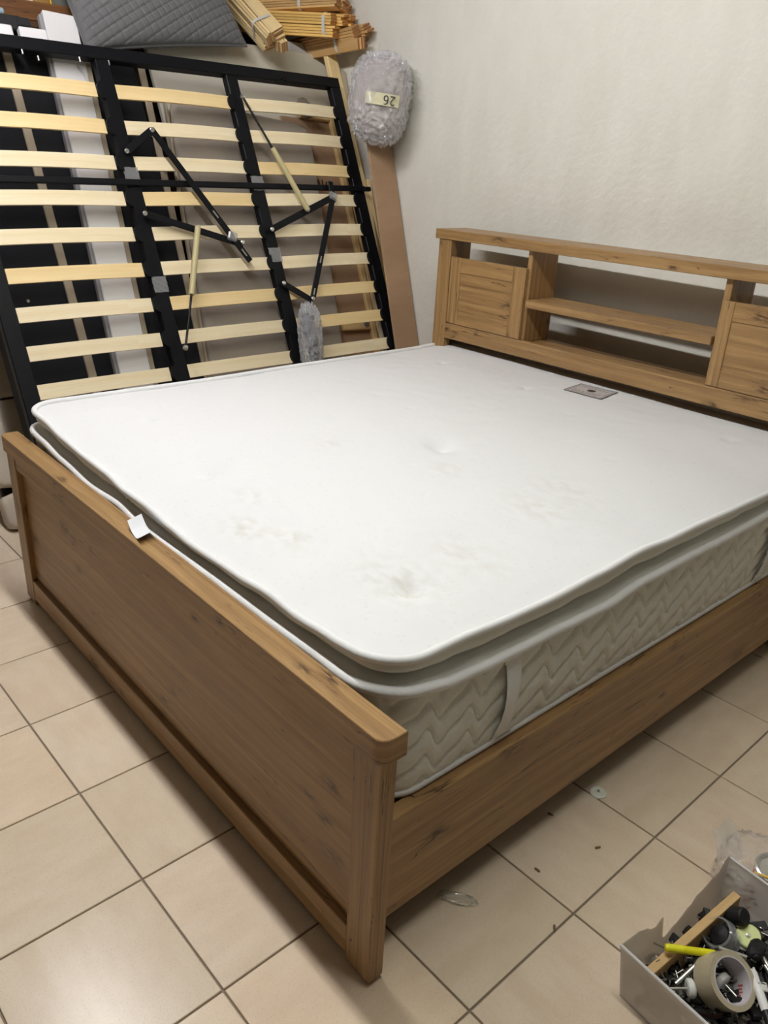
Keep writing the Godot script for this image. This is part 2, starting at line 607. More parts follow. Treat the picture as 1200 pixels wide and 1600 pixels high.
func bed() -> void:
	var o := thing("bed_frame", "large brown oak-look double bed frame with shelf headboard and panelled footboard", "bed", bed_tf())
	var W := 1.865
	# footboard
	var cap := MB.new()
	var poly := PackedVector2Array()
	poly.append(Vector2(0, -0.057))
	poly.append(Vector2(W, -0.057))
	for k in 7:
		var an := k * PI / 12
		poly.append(Vector2(W - 0.022 + 0.022 * cos(an), -0.022 + 0.022 * sin(an)))
	for k in 7:
		var an := PI / 2 + k * PI / 12
		poly.append(Vector2(0.022 + 0.022 * cos(an), -0.022 + 0.022 * sin(an)))
	var e := 0.0015
	cap.prism(poly, 0.548, 0.598 - e, Transform3D(Basis(Vector3.RIGHT, Vector3.BACK, Vector3.UP), Vector3.ZERO))
	for i in poly.size():   # small chamfer round the top edge
		var p := poly[i]
		var q := poly[(i + 1) % poly.size()]
		var ctr := Vector2(W / 2, -0.0285)
		var ins := func(r: Vector2) -> Vector2: return r + Vector2(e * signf(ctr.x - r.x), e * signf(ctr.y - r.y))
		var p2: Vector2 = ins.call(p)
		var q2: Vector2 = ins.call(q)
		var d := (q - p).normalized()
		var out := Vector3(d.y, 0, -d.x)
		if out.dot(Vector3((p.x + q.x) / 2 - ctr.x, 0, (p.y + q.y) / 2 - ctr.y)) < 0:
			out = -out
		cap.flat([Vector3(p.x, 0.598 - e, p.y), Vector3(q.x, 0.598 - e, q.y), Vector3(q2.x, 0.598, q2.y), Vector3(p2.x, 0.598, p2.y)], (out + Vector3.UP).normalized(), [p, q, q2, p2])
	var inner := []
	var iuv := []
	for p in poly:
		inner.append(Vector3(p.x + e * signf(W / 2 - p.x), 0.598, p.y + e * signf(-0.0285 - p.y)))
		iuv.append(p + Vector2(0.1, 0.36))
	cap.flat(inner, Vector3.UP, iuv)
	part("footboard_cap", cap, oak, o)
	for s in 2:
		var xa := 0.010 if s == 0 else W - 0.010 - 0.072
		var pz := bx(o, "footboard_post", xa, xa + 0.072, 0.012, 0.548, 0.010, 0.048, 1, Vector2(0.3 + 0.7 * s, 0.11 + 0.2 * s), 0.0025)
		bx(pz, "foot_glide", -0.03, 0.03, -0.28, -0.266, -0.013, 0.014, 0, Vector2.ZERO)
	bx(o, "footboard_panel", 0.08, W - 0.08, 0.05, 0.51, 0.028, 0.044, 0, Vector2(1.02, 0.31))
	bx(o, "footboard_rail", 0.082, W - 0.082, 0.497, 0.548, 0.0125, 0.044, 0, Vector2(0.4, 0.1))
	bx(o, "footboard_rail", 0.082, W - 0.082, 0.022, 0.098, 0.0125, 0.044, 0, Vector2(0.2, 0.47))
	# side rails
	bx(o, "side_rail", W - 0.087, W - 0.054, 0.0896, 0.341, 0.048, 1.91, 2, Vector2(1.4, 0.05), 0.0018)
	bx(o, "side_rail", 0.054, 0.087, 0.0896, 0.341, 0.048, 1.91, 2, Vector2(0.7, 0.2), 0.0018)
	bx(o, "mattress_support", 0.087, W - 0.087, 0.29, 0.325, 0.05, 2.04, 0, Vector2(0.7, 0.2))
	# headboard
	var D := 1.89
	bx(o, "headboard_cap", 0.0, W, 1.1605, 1.200, D, D + 0.192, 0, Vector2(0.9, 0.02))
	for s in 2:
		var xa := 0.020 if s == 0 else W - 0.020 - 0.074
		bx(o, "headboard_post", xa, xa + 0.074, 0.0, 1.1605, D + 0.006, D + 0.046, 1, Vector2(0.2 + 0.9 * s, 0.27))
		var xs := 0.020 if s == 0 else W - 0.044
		bx(o, "headboard_side", xs, xs + 0.024, 0.0, 1.1605, D + 0.047, D + 0.186, 1, Vector2(0.6 + 0.5 * s, 0.33))
	bx(o, "headboard_rail", 0.095, W - 0.095, 0.743, 0.810, D + 0.004, D + 0.03, 0, Vector2(1.5, 0.44))
	bx(o, "headboard_base_shelf", 0.045, W - 0.045, 0.775, 0.800, D + 0.031, D + 0.186, 0, Vector2(0.1, 0.18))
	bx(o, "headboard_lower_panel", 0.045, W - 0.045, 0.12, 0.79, D + 0.165, D + 0.186, 0, Vector2(0.3, 0.2))
	for s in 2:
		var xa := 0.508 if s == 0 else W - 0.532
		bx(o, "divider", xa, xa + 0.024, 0.801, 1.1605, D + 0.022, D + 0.186, 1, Vector2(0.8 + 0.6 * s, 0.52))
		# filler strip beside the door, then the sliding door with frame and panel
		var fx := 0.096 if s == 0 else W - 0.119
		bx(o, "filler_strip", fx, fx + 0.023, 0.812, 1.0935, D + 0.010, D + 0.026, 1, Vector2(0.2, 0.09))
		var dx := 0.1205 if s == 0 else W - 0.5205
		var door := bx(o, "door", dx + 0.02, dx + 0.38, 0.83, 1.075, D + 0.006, D + 0.018, 0, Vector2(0.25 + 0.8 * s, 0.05 + 0.17 * s))
		var c := Vector3(dx + 0.2, 0.9525, 0)
		var zz := 0.012 / 2 + D
		for q in [["stile", -0.2, -0.157, -0.140, 0.140, 1], ["stile", 0.135, 0.2, -0.140, 0.140, 1], ["rail", -0.1565, 0.1345, 0.079, 0.140, 0], ["rail", -0.1565, 0.1345, -0.140, -0.082, 0]]:
			var m := MB.new()
			var sz := Vector3(q[2] - q[1], q[4] - q[3], 0.02)
			m.box(Vector3.ZERO, sz, 0.0016, q[5], Vector2(0.31 * q[3] + 1.2 * s + q[1] * 3.0, 0.2 + q[1]))
			part(q[0], m, oak, door, Transform3D(Basis(), Vector3((q[1] + q[2]) / 2, (q[3] + q[4]) / 2, 0.0)))
	bx(o, "shelf", 0.533, W - 0.533, 0.943, 0.973, D + 0.004, D + 0.186, 0, Vector2(0.35, 0.14))

# ------------------------------------------------------------------ mattress, in bed coordinates X (across), Z (back from the foot)
const MX0 := 0.03
const MX1 := 1.782
const MZ0 := 0.078
const MZ1 := 2.035

func rounded(k: float, grow: float, r: float) -> Vector2:
	# point on the rounded outline; k in 0..1 going foot, right, head, left
	var x0 := MX0 - grow
	var x1 := MX1 + grow
	var z0 := MZ0 - grow
	var z1 := MZ1 + grow
	r = maxf(r + grow, 0.01)
	var lx := x1 - x0 - 2 * r
	var lz := z1 - z0 - 2 * r
	var arc := PI * r / 2
	var s := fposmod(k, 1.0) * (2 * lx + 2 * lz + 4 * arc)
	if s < lx: return Vector2(x0 + r + s, z0)
	s -= lx
	if s < arc: return Vector2(x1 - r + r * sin(s / r), z0 + r - r * cos(s / r))
	s -= arc
	if s < lz: return Vector2(x1, z0 + r + s)
	s -= lz
	if s < arc: return Vector2(x1 - r + r * cos(s / r), z1 - r + r * sin(s / r))
	s -= arc
	if s < lx: return Vector2(x1 - r - s, z1)
	s -= lx
	if s < arc: return Vector2(x0 + r - r * sin(s / r), z1 - r + r * cos(s / r))
	s -= arc
	if s < lz: return Vector2(x0, z1 - r - s)
	s -= lz
	return Vector2(x0 + r - r * cos(s / r), z0 + r - r * sin(s / r))

func interp(xs: Array, ys: Array, x: float) -> float:
	if x <= xs[0]: return ys[0]
	for i in range(1, xs.size()):
		if x <= xs[i]:
			var f: float = (x - xs[i - 1]) / (xs[i] - xs[i - 1])
			f = f * f * (3.0 - 2.0 * f)
			return lerpf(ys[i - 1], ys[i], f)
	return ys[-1]

func edge_height(p: Vector2) -> float:
	# height of the upper piping, read off the photograph along the foot and the right side
	var foot := interp([0.06, 0.2, 0.35, 0.5, 0.64, 0.75, 0.88, 1.0, 1.09, 1.3, 1.42, 1.51, 1.62, 1.7], [0.686, 0.682, 0.664, 0.655, 0.652, 0.639, 0.641, 0.629, 0.624, 0.632, 0.642, 0.637, 0.645, 0.652], p.x)
	var right := interp([0.15, 0.25, 0.42, 0.52, 0.7, 0.86, 0.98, 1.1, 1.3, 1.53, 1.8, 2.03], [0.652, 0.653, 0.645, 0.643, 0.65, 0.66, 0.653, 0.655, 0.651, 0.648, 0.675, 0.7], p.y)
	var left := interp([0.08, 0.3, 0.7, 1.2, 1.7, 2.03], [0.688, 0.686, 0.684, 0.69, 0.692, 0.702], p.y)
	var back := interp([0.03, 0.12, 0.3, 0.9, 1.4, 1.78], [0.694, 0.706, 0.704, 0.704, 0.7, 0.7], p.x)
	var wf := 1.0 / maxf(p.y - MZ0, 0.004)
	var wr := 1.0 / maxf(MX1 - p.x, 0.004)
	var wl := 1.0 / maxf(p.x - MX0, 0.004)
	var wb := 1.0 / maxf(MZ1 - p.y, 0.004)
	return (foot * wf + right * wr + left * wl + back * wb) / (wf + wr + wl + wb)

var dents := [Vector4(0.80, 0.292, 0.016, 0.085), Vector4(1.035, 0.95, 0.017, 0.075), Vector4(1.585, 0.305, 0.017, 0.085), Vector4(0.33, 1.66, 0.006, 0.035), Vector4(0.775, 1.655, 0.007, 0.035),
	Vector4(0.355, 0.345, 0.007, 0.03), Vector4(1.18, 0.285, 0.008, 0.06), Vector4(1.53, 1.76, 0.007, 0.04), Vector4(1.06, 1.545, 0.003, 0.03), Vector4(0.71, 1.12, 0.003, 0.025),
	Vector4(0.534, 1.128, 0.003, 0.02), Vector4(0.36, 0.98, 0.003, 0.025), Vector4(1.40, 1.30, 0.004, 0.03)]
var folds: FastNoiseLite

func top_height(p: Vector2) -> float:
	var d := minf(minf(p.x - MX0, MX1 - p.x), minf(p.y - MZ0, MZ1 - p.y))
	var y := edge_height(p) + 0.016 * (1.0 - exp(-maxf(d, 0.0) / 0.12)) * (1.0 - 0.5 * exp(-maxf(d, 0.0) / 0.3))
	for q: Vector4 in dents:
		var r := Vector2(p.x - q.x, p.y - q.y).length()
		if r < q.w * 3.0:
			y -= 1.6 * q.z * (0.62 * exp(-r * r / (q.w * q.w * 0.35)) + 0.5 * exp(-r / (q.w * 0.2)))
	y += 0.0022 * folds.get_noise_2d(p.x * 2.2, p.y * 2.2) + 0.0006 * folds.get_noise_2d(p.x * 11.0 + 9.0, p.y * 11.0)
	return y

func mp(p: Vector2, y: float) -> Vector3:
	return Vector3(p.x, y, -p.y)

func mattress() -> void:
	folds = fn(401, 1.0, 3)
	var o := thing("mattress", "white pillow-top double mattress with piped edges lying in the wooden bed", "mattress", bed_tf())
	# pillow top: surface with sewn dimples
	var N := 480
	var R := 100
	var ctr := Vector2((MX0 + MX1) / 2, (MZ0 + MZ1) / 2)
	var outline := []
	for j in N:
		outline.append(rounded(float(j) / N, -0.007, 0.10))
	var top := MB.new()
	var pos := func(i: int, j: int) -> Vector3:
		var s := 1.0 - pow(1.0 - float(i) / (R - 1), 1.25)
		var p: Vector2 = ctr.lerp(outline[j], s)
		var y := top_height(p) - 0.005 * pow(s, 60.0)
		return mp(p, y)
	var stain := stain_texture()
	var topm: StandardMaterial3D = white_cloth.duplicate()
	topm.uv1_triplanar = false
	topm.uv1_scale = Vector3.ONE
	topm.normal_enabled = false
	topm.albedo_color = Color(1, 1, 1)
	topm.albedo_texture = stain
	top.grid(R, N, pos, func(_p, _i, _j): return Vector3.UP, true, func(i: int, j: int) -> Vector2:
		var s := 1.0 - pow(1.0 - float(i) / (R - 1), 1.25)
		var p: Vector2 = ctr.lerp(outline[j], s)
		return Vector2((p.x - MX0) / (MX1 - MX0), (p.y - MZ0) / (MZ1 - MZ0)))
	var pt := part("pillow_top", top, topm, o)
	# border of the pillow top, then the crease and the slope out to the lower piping
	var low := func(p: Vector2) -> float:
		var f := interp([0.05, 0.2, 0.35, 0.55, 0.72, 0.87, 1.32, 1.75], [0.632, 0.617, 0.599, 0.585, 0.594, 0.580, 0.588, 0.594], p.x)
		var r := interp([0.16, 0.24, 0.39, 0.53, 0.72, 0.89, 1.07, 1.29, 1.55, 2.0], [0.588, 0.572, 0.566, 0.564, 0.561, 0.577, 0.579, 0.580, 0.587, 0.6], p.y)
		var wf := 1.0 / maxf(p.y - MZ0, 0.004)
		var wr := 1.0 / maxf(MX1 - p.x, 0.004)
		var wl := 1.0 / maxf(p.x - MX0, 0.004)
		var wb := 1.0 / maxf(MZ1 - p.y, 0.004)
		return (f * wf + r * wr + 0.618 * wl + 0.61 * wb) / (wf + wr + wl + wb)
	var bord := MB.new()
	bord.grid(15, N, func(i: int, j: int) -> Vector3:
		var p: Vector2 = outline[j]
		var yt := edge_height(p) - 0.001
		var yl: float = low.call(p)
		var ym := lerpf(yl, yt, 0.40)
		var wob := 0.004 * folds.get_noise_2d(p.x * 6.0 + 40.0, p.y * 6.0)
		var g: float
		var y: float
		if i <= 8:
			var f := i / 8.0
			g = -0.008 + 0.004 * sin(f * PI) + wob * f - 0.012 * pow(f, 6.0)
			y = lerpf(yt, ym, f)
		else:
			var f := (i - 8) / 6.0
			g = -0.026 + wob + 0.03 * f
			y = lerpf(ym - 0.002, yl, f)
			if i == 9:
				g = -0.030 + wob
		return mp(rounded(float(j) / N, g, 0.10), y), func(p: Vector3, _i, _j): return Vector3(p.x - ctr.x, 0.2, p.z + ctr.y).normalized(), true)
	part("pillow_border", bord, side_cloth, o)
	# quilted side with wavy stitching
	var NS := 1400
	var RS := 46
	var side := MB.new()
	var per := 7.2
	side.grid(RS, NS, func(i: int, j: int) -> Vector3:
		var k := float(j) / NS
		var p := rounded(k, 0.0, 0.10)
		var f := float(i) / (RS - 1)
		var y := lerpf(low.call(p), 0.345, f)
		var bulge := 0.008 * sin(f * PI) - 0.003
		var ph := k * per / 0.115 * TAU
		var line := (y - 0.345) / 0.058 + 0.42 * sin(ph + 0.75 * sin(ph))
		var dist := absf(line - roundf(line)) * 0.058
		var fade := clampf(minf(f, 1.0 - f) * 9.0, 0.0, 1.0)
		var dep := -0.0065 * exp(-dist * dist / (0.0085 * 0.0085)) * fade
		return mp(rounded(k, bulge + 0.003 + dep + 0.0012 * folds.get_noise_2d(p.x * 8.0 + 70.0, y * 20.0 + p.y * 8.0), 0.10), y),
		func(p: Vector3, _i, _j): return Vector3(p.x - ctr.x, 0, p.z + ctr.y).normalized(), true)
	var body := part("quilted_side", side, side_cloth, o)
	var under := MB.new()
	var upts := []
	var uuv := []
	for j in 120:
		upts.append(mp(rounded(j / 120.0, -0.004, 0.10), 0.343))
		uuv.append(Vector2.ZERO)
	under.flat(upts, Vector3.DOWN, uuv)
	part("underside", under, side_cloth, o)
	# three runs of piping
	for q in [[0, 0.0090, pt], [1, 0.0110, body], [2, 0.0085, body]]:
		var path := []
		for j in N:
			var p: Vector2 = outline[j]
			var y := edge_height(p)
			var g := -0.002
			if q[0] == 1:
				y = low.call(p)
				g = 0.007 + 0.002 * folds.get_noise_2d(p.x * 5.0, p.y * 5.0 + 20.0)
			elif q[0] == 2:
				y = 0.349
				g = -0.003
			path.append(mp(rounded(float(j) / N, g, 0.10), y))
		var tb := MB.new()
		tb.tube(path, q[1], 10, false, true)
		part("piping", tb, white_cloth, q[2])
	for x in [0.752, 0.782]:
		var vb := MB.new()
		vb.lathe([Vector2(0, 0.003), Vector2(0.004, 0.002), Vector2(0.0065, 0), Vector2(0, 0)], Transform3D(Basis(Vector3.RIGHT, Vector3.BACK, Vector3.UP), Vector3(x, 0.622, -0.083)), 14)
		part("air_vent", vb, white_cloth, pt)
	# carrying handles on the right side
	for z in [0.425, 1.585]:
		var hb := MB.new()
		hb.grid(15, 7, func(i: int, j: int) -> Vector3:
			var f := i / 14.0
			var wz: float = z + (j / 6.0 - 0.5) * 0.05 - 0.016 * f
			var out := 0.003 + 0.02 * sin(f * PI) * (1.0 - 0.4 * j / 6.0) + 0.002 * sin(j / 6.0 * PI)
			return Vector3(MX1 + out, lerpf(0.553, 0.358, f), -wz), func(_p, _i, _j): return Vector3.RIGHT)
		var band := part("handle", hb, white_cloth, o)
		for y in [0.548, 0.368]:
			var st := MB.new()
			st.box(Vector3(MX1 + 0.0045, y, -z + 0.003), Vector3(0.004, 0.016, 0.05), 0.0015)
			part("handle_stitching", st, side_cloth, band)
	# woven label sewn on near the headboard
	var lb := MB.new()
	var lc := Vector2(0.945, 1.828)
	lb.grid(9, 9, func(i: int, j: int) -> Vector3:
		var q := Vector2((j / 8.0 - 0.5) * 0.158, (i / 8.0 - 0.5) * 0.13).rotated(0.1) + lc
		return mp(q, top_height(q) + 0.0022), func(_p, _i, _j): return Vector3.UP, false, func(i: int, j: int) -> Vector2: return Vector2(j / 8.0, 1.0 - i / 8.0))
	var lo := part("sewn_label", lb, textured(label_texture(), Vector2.ONE, 0.6), o)
	lo.set_meta("label", "grey printed label near the headboard")
	# paper tag curling over the footboard
	var tg := MB.new()
	tg.grid(13, 6, func(i: int, j: int) -> Vector3:
		var f := i / 12.0
		var x := 0.88 + 0.095 * f + 0.01 * j / 5.0
		var y := 0.6 + 0.028 * pow(absf(f - 0.32) / 0.68, 1.5) * (0.5 if f > 0.32 else 2.4) + 0.004 * sin(f * 7.0)
		var z := 0.064 - 0.042 * j / 5.0 - 0.012 * f
		return mp(Vector2(x, z), y + 0.004 * (1.0 - j / 5.0)), func(_p, _i, _j): return Vector3.UP)
	var pm := M(S(232, 233, 238), 0.6)
	pm.cull_mode = BaseMaterial3D.CULL_DISABLED
	part("care_tag", tg, pm, o).set_meta("label", "small white paper tag curling over the footboard")

func stain_texture() -> ImageTexture:
	var w := 384
	var f1 := fn(501, 1.0, 4)
	var im := Image.create(w, w, false, Image.FORMAT_RGB8)
	var spots := [Vector4(1.13, 0.204, 0.06, 0.1), Vector4(1.25, 0.25, 0.05, 0.08), Vector4(1.56, 0.31, 0.09, 0.1), Vector4(1.56, 0.5, 0.1, 0.05), Vector4(1.5, 0.82, 0.1, 0.05), Vector4(1.46, 0.98, 0.1, 0.045), Vector4(0.83, 0.68, 0.05, 0.05), Vector4(1.18, 0.83, 0.08, 0.04), Vector4(0.55, 1.75, 0.09, 0.03), Vector4(1.0, 0.3, 0.05, 0.05)]
	for y in w:
		for x in w:
			var p := Vector2(lerpf(MX0, MX1, float(x) / w), lerpf(MZ0, MZ1, float(y) / w))
			var k := 0.0
			for s: Vector4 in spots:
				var r := Vector2(p.x - s.x, (p.y - s.y) * 1.5).length()
				if r < s.z * 2.2:
					k += s.w * exp(-r * r / (s.z * s.z)) * clampf(0.5 + 1.6 * f1.get_noise_2d(p.x * 14.0, p.y * 22.0), 0.0, 1.3)
			var base := S(230, 230, 231)
			if f1.get_noise_2d(p.x * 60.0 + 11.0, p.y * 60.0) > 0.66:
				k += 0.05
			im.set_pixel(x, y, base.lerp(S(150, 140, 110), clampf(k * 1.5, 0, 0.3)))
	return ImageTexture.create_from_image(im)

func label_texture() -> ImageTexture:
	var im := Image.create(160, 132, false, Image.FORMAT_RGB8)
	im.fill(S(196, 190, 188))
	var ink := S(58, 50, 50)
	for r in [Rect2i(0, 0, 160, 4), Rect2i(0, 128, 160, 4), Rect2i(0, 0, 4, 132), Rect2i(156, 0, 4, 132), Rect2i(10, 10, 140, 2), Rect2i(10, 120, 140, 2), Rect2i(10, 10, 2, 112), Rect2i(148, 10, 2, 112)]:
		im.fill_rect(r, ink)
	var rng := RandomNumberGenerator.new()
	rng.seed = 8
	for row in [24, 34, 88, 98, 108]:
		var x := 22
		while x < 132:
			var wd := rng.randi_range(4, 12)
			im.fill_rect(Rect2i(x, row, wd, 4), S(105, 98, 98))
			x += wd + rng.randi_range(3, 6)
	for y in range(46, 80):
		for x in range(60, 100):
			if Vector2(x - 80, (y - 63) * 1.15).length() < 17:
				im.set_pixel(x, y, ink)
	return ImageTexture.create_from_image(im)

# ------------------------------------------------------------------ the black lift-up frame; local (n, b, a) = (out of the plane, up the slope, along)
func bar(parent: Node3D, called: String, from: Vector3, to: Vector3, wid: float, thick: float, mat: Material, bev := 0.003) -> MeshInstance3D:
	# flat bar lying in the leaning plane from one point to another
	var d := to - from
	var y := d.normalized()
	var x := (Vector3.RIGHT - y * y.x).normalized()
	var z := x.cross(y)
	var b := MB.new()
	b.box(Vector3.ZERO, Vector3(thick, d.length(), wid), bev)
	return part(called, b, mat, parent, Transform3D(Basis(x, y, z), (from + to) / 2))

func bolt_mesh(r: float, h: float) -> MB:
	var b := MB.new()
	b.lathe([Vector2(0, h), Vector2(r * 0.7, h), Vector2(r, h * 0.55), Vector2(r, 0), Vector2(0, 0)], Transform3D(Basis(Vector3.UP, Vector3.RIGHT, Vector3.FORWARD), Vector3.ZERO), 12)
	return b

func lift_frame() -> void:
	var o := thing("lift_up_bed_base", "black metal lift-up bed base with three columns of pale slats leaning beside the bed", "bed base", lean_tf(0.0))
	var H := 1.988
	var wd := FW * 3
	for k in 4:
		var ac := [-0.012, FW + 0.007, 2 * FW + 0.007, wd + 0.005][k] as float
		var b := MB.new()
		b.box(Vector3.ZERO, Vector3(0.038, H - 0.1, 0.058 if k in [1, 2] else 0.062), 0.003)
		var rl := part("side_rail" if k in [0, 3] else "middle_rail", b, black_metal, o, Transform3D(Basis(), Vector3(-0.014, H / 2, ac)))
		if k > 0:
			for hole in [0.45, 0.1, -0.35, -0.62]:
				var hb := MB.new()
				hb.lathe([Vector2(0, 0.001), Vector2(0.005, 0.001), Vector2(0.005, 0)], Transform3D(Basis(Vector3.UP, Vector3.RIGHT, Vector3.FORWARD), Vector3.ZERO), 10)
				part("bolt_hole", hb, M(S(6, 6, 7), 0.9), rl, Transform3D(Basis(), Vector3(0.0192, hole - 0.02 * k, 0.008)))
	bar(o, "top_rail", Vector3(-0.014, H - 0.025, -0.043), Vector3(-0.014, H - 0.025, wd + 0.036), 0.05, 0.04, black_metal)
	bar(o, "bottom_rail", Vector3(-0.014, 0.027, -0.043), Vector3(-0.014, 0.027, wd + 0.036), 0.05, 0.04, black_metal)
	bar(o, "cross_bar", Vector3(0.013, 1.447, -0.04), Vector3(0.013, 1.437, wd + 0.035), 0.026, 0.012, black_metal)
	# slats with their plastic holders
	var rng := RandomNumberGenerator.new()
	rng.seed = 21
	var slats := []
	for q in 6:
		var sm := MB.new()
		var L := 0.535
		var seg := 14
		for e in 2:   # front and back faces
			sm.grid(2, seg + 1, func(i: int, j: int) -> Vector3:
				var f := float(j) / seg
				return Vector3((0.0045 if e == 0 else -0.0045) + 0.008 * sin(f * PI), (i - 0.5) * 0.056, (f - 0.5) * L), func(_p, _i, _j): return Vector3.RIGHT if e == 0 else Vector3.LEFT, false,
				func(i: int, j: int) -> Vector2: return Vector2(float(j) / seg * L + 0.19 * q, i * 0.056 + 0.05 * q))
		for e in 2:   # upper and lower edges
			sm.grid(2, seg + 1, func(i: int, j: int) -> Vector3:
				var f := float(j) / seg
				return Vector3((i - 0.5) * 0.009 + 0.008 * sin(f * PI), (0.5 if e == 0 else -0.5) * 0.056, (f - 0.5) * L), func(_p, _i, _j): return Vector3.UP if e == 0 else Vector3.DOWN, false,
				func(i: int, j: int) -> Vector2: return Vector2(float(j) / seg * L, i * 0.01))
		for e in 2:
			sm.box(Vector3(0, 0, (L / 2 - 0.0005) * (1 if e == 0 else -1)), Vector3(0.009, 0.056, 0.001), 0.0)
		slats.append(sm.mesh(birch if q % 3 != 1 else birch_warm))
	var hold := MB.new()
	var half := PackedVector2Array()
	for k in 13:
		var an := -PI / 2 + PI * k / 12
		half.append(Vector2(-0.026 * cos(an), 0.034 * sin(an)))
	hold.prism(half, -0.012, 0.009, Transform3D(Basis(Vector3.BACK, Vector3.UP, Vector3.LEFT), Vector3.ZERO).orthonormalized())
	var hm := hold.mesh(black_metal)
	for col in 3:
		for row in 13:
			var b: float = 1.8133 - 0.1437 * row
			if b < 0.08:
				continue
			var a0: float = col * FW + (0.02 if col == 0 else 0.036)
			place("slat", slats[rng.randi() % 6], o, Transform3D(Basis(Vector3.RIGHT, rng.randf_range(-0.004, 0.004)), Vector3(-0.002, b, a0 + 0.535 / 2)))
			place("slat_holder", hm, o, Transform3D(Basis(), Vector3(0.002, b, (col + 1) * FW - 0.022)))
	# scissor arms and gas struts
	var an := 0.045
	var arms := [[Vector3(0.02, 1.566, 0.608), Vector3(an, 1.646, 0.730)], [Vector3(an, 1.652, 0.727), Vector3(an, 1.095, 1.046)], [Vector3(0.03, 1.313, 0.605), Vector3(an - 0.008, 1.172, 1.035)],
		[Vector3(0.03, 1.236, 1.206), Vector3(an, 1.385, 1.608)], [Vector3(an - 0.008, 1.46, 1.612), Vector3(an - 0.008, 1.36, 1.600)], [Vector3(an, 1.395, 1.606), Vector3(an, 0.905, 1.333)], [Vector3(0.02, 0.998, 1.206), Vector3(an - 0.008, 0.900, 1.338)]]
	for q in arms:
		var bb := bar(o, "lift_arm", q[0], q[1], 0.03, 0.006, black_metal, 0.0025)
		if (q[0] as Vector3).distance_to(q[1]) > 0.5:
			var sl := MB.new()
			sl.box(Vector3.ZERO, Vector3(0.002, 0.036, 0.007), 0.0008)
			part("slot", sl, M(S(150, 146, 135), 0.8), bb, Transform3D(Basis(), Vector3(0.003, (q[0] as Vector3).distance_to(q[1]) * 0.43, 0)))
			part("slot", sl, M(S(150, 146, 135), 0.8), bb, Transform3D(Basis(), Vector3(0.003, (q[0] as Vector3).distance_to(q[1]) * 0.13, 0)))
	var bm := bolt_mesh(0.010, 0.006).mesh(zinc)
	for q in [Vector3(0.021, 1.566, 0.608), Vector3(an + 0.003, 1.646, 0.728), Vector3(0.034, 1.311, 0.61), Vector3(an + 0.003, 1.178, 1.028), Vector3(an + 0.003, 1.387, 1.607), Vector3(0.034, 1.237, 1.21), Vector3(an + 0.003, 0.908, 1.335), Vector3(0.023, 0.995, 1.211)]:
		place("bolt", bm, o, Transform3D(Basis(), q))
	var khaki := M(S(196, 184, 136), 0.4)
	for q in [[Vector3(0.062, 1.243, 0.818), Vector3(0.055, 0.967, 0.713), Vector3(0.045, 0.755, 0.630)], [Vector3(0.055, 1.319, 1.420), Vector3(0.05, 1.599, 1.308), Vector3(0.035, 1.829, 1.224)]]:
		var cy := MB.new()
		cy.tube([q[0], (q[0] as Vector3).lerp(q[1], 0.99), q[1]], 0.0125, 14)
		var gs := part("gas_strut", cy, khaki, o)
		var rd := MB.new()
		rd.tube([q[1], q[2]], 0.005, 10)
		part("piston_rod", rd, M(S(40, 40, 42), 0.25, 0.8), gs)
		for e in [q[0], q[2]]:
			var eb := MB.new()
			eb.lathe([Vector2(0, 0.012), Vector2(0.008, 0.01), Vector2(0.012, 0), Vector2(0.008, -0.01), Vector2(0, -0.012)], Transform3D(Basis(Vector3.UP, Vector3.RIGHT, Vector3.FORWARD), e), 12)
			part("end_fitting", eb, zinc, gs)
	# spring hook and bolts below the top rail
	var hk := MB.new()
	hk.tube([Vector3(0.012, 1.955, 1.515), Vector3(0.03, 1.925, 1.47), Vector3(0.03, 1.91, 1.445), Vector3(0.025, 1.918, 1.44), Vector3(0.02, 1.945, 1.48), Vector3(0.012, 1.957, 1.51)], 0.003, 8)
	part("spring_hook", hk, black_metal, o)
	for q in [Vector3(0.0, 1.918, 0.30), Vector3(0.0, 1.90, 0.355), Vector3(0.0, 1.915, 0.52), Vector3(0.0, 1.915, 0.64)]:
		var bt := MB.new()
		bt.tube([q + Vector3(0, 0.022, 0), q + Vector3(0, 0.004, 0)], 0.004, 10)
		part("bolt", bt, zinc, o)
	var br := MB.new()
	br.box(Vector3.ZERO, Vector3(0.02, 0.02, 0.045), 0.003)
	part("bracket", br, black_metal, o, Transform3D(Basis(), Vector3(0.01, 1.437, wd + 0.05)))
	# bits of clear tape round rails and joints
	var tape := see_through(S(190, 190, 190), 0.4, 0.2)
	for q in [Vector3(0, 1.475, FW + 0.007), Vector3(0, 1.03, FW + 0.007), Vector3(0, 1.455, 2 * FW + 0.007), Vector3(0, 1.13, 2 * FW + 0.007)]:
		var tp := MB.new()
		tp.grid(9, 9, func(i: int, j: int) -> Vector3:
			return q + Vector3(0.0075 + 0.002 * sin(i * 2.1 + j * 1.3), (i / 8.0 - 0.5) * 0.065, (j / 8.0 - 0.5) * 0.064), func(_p, _i, _j): return Vector3.RIGHT)
		part("tape_wrap", tp, tape, o)
	for q in [Vector3(an, 1.205, 0.985), Vector3(an, 1.385, 1.60)]:
		var tp := MB.new()
		tp.box(Vector3.ZERO, Vector3(0.022, 0.04, 0.044), 0.006)
		part("tape_wrap", tp, tape, o, Transform3D(Basis(Vector3.RIGHT, 0.4), q))
	# bundle of fittings wrapped in film, tied to a rail
	var pk := thing("wrapped_fittings", "small film-wrapped packet of dark fittings taped to the black bed base", "packet", lean_tf(0.0) * on_lean(Basis(Vector3.RIGHT, 0.20), Vector3(0.055, 0.73, 1.262)))
	var core := MB.new()
	core.box(Vector3(0, 0.06, -0.005), Vector3(0.045, 0.1, 0.06), 0.012)
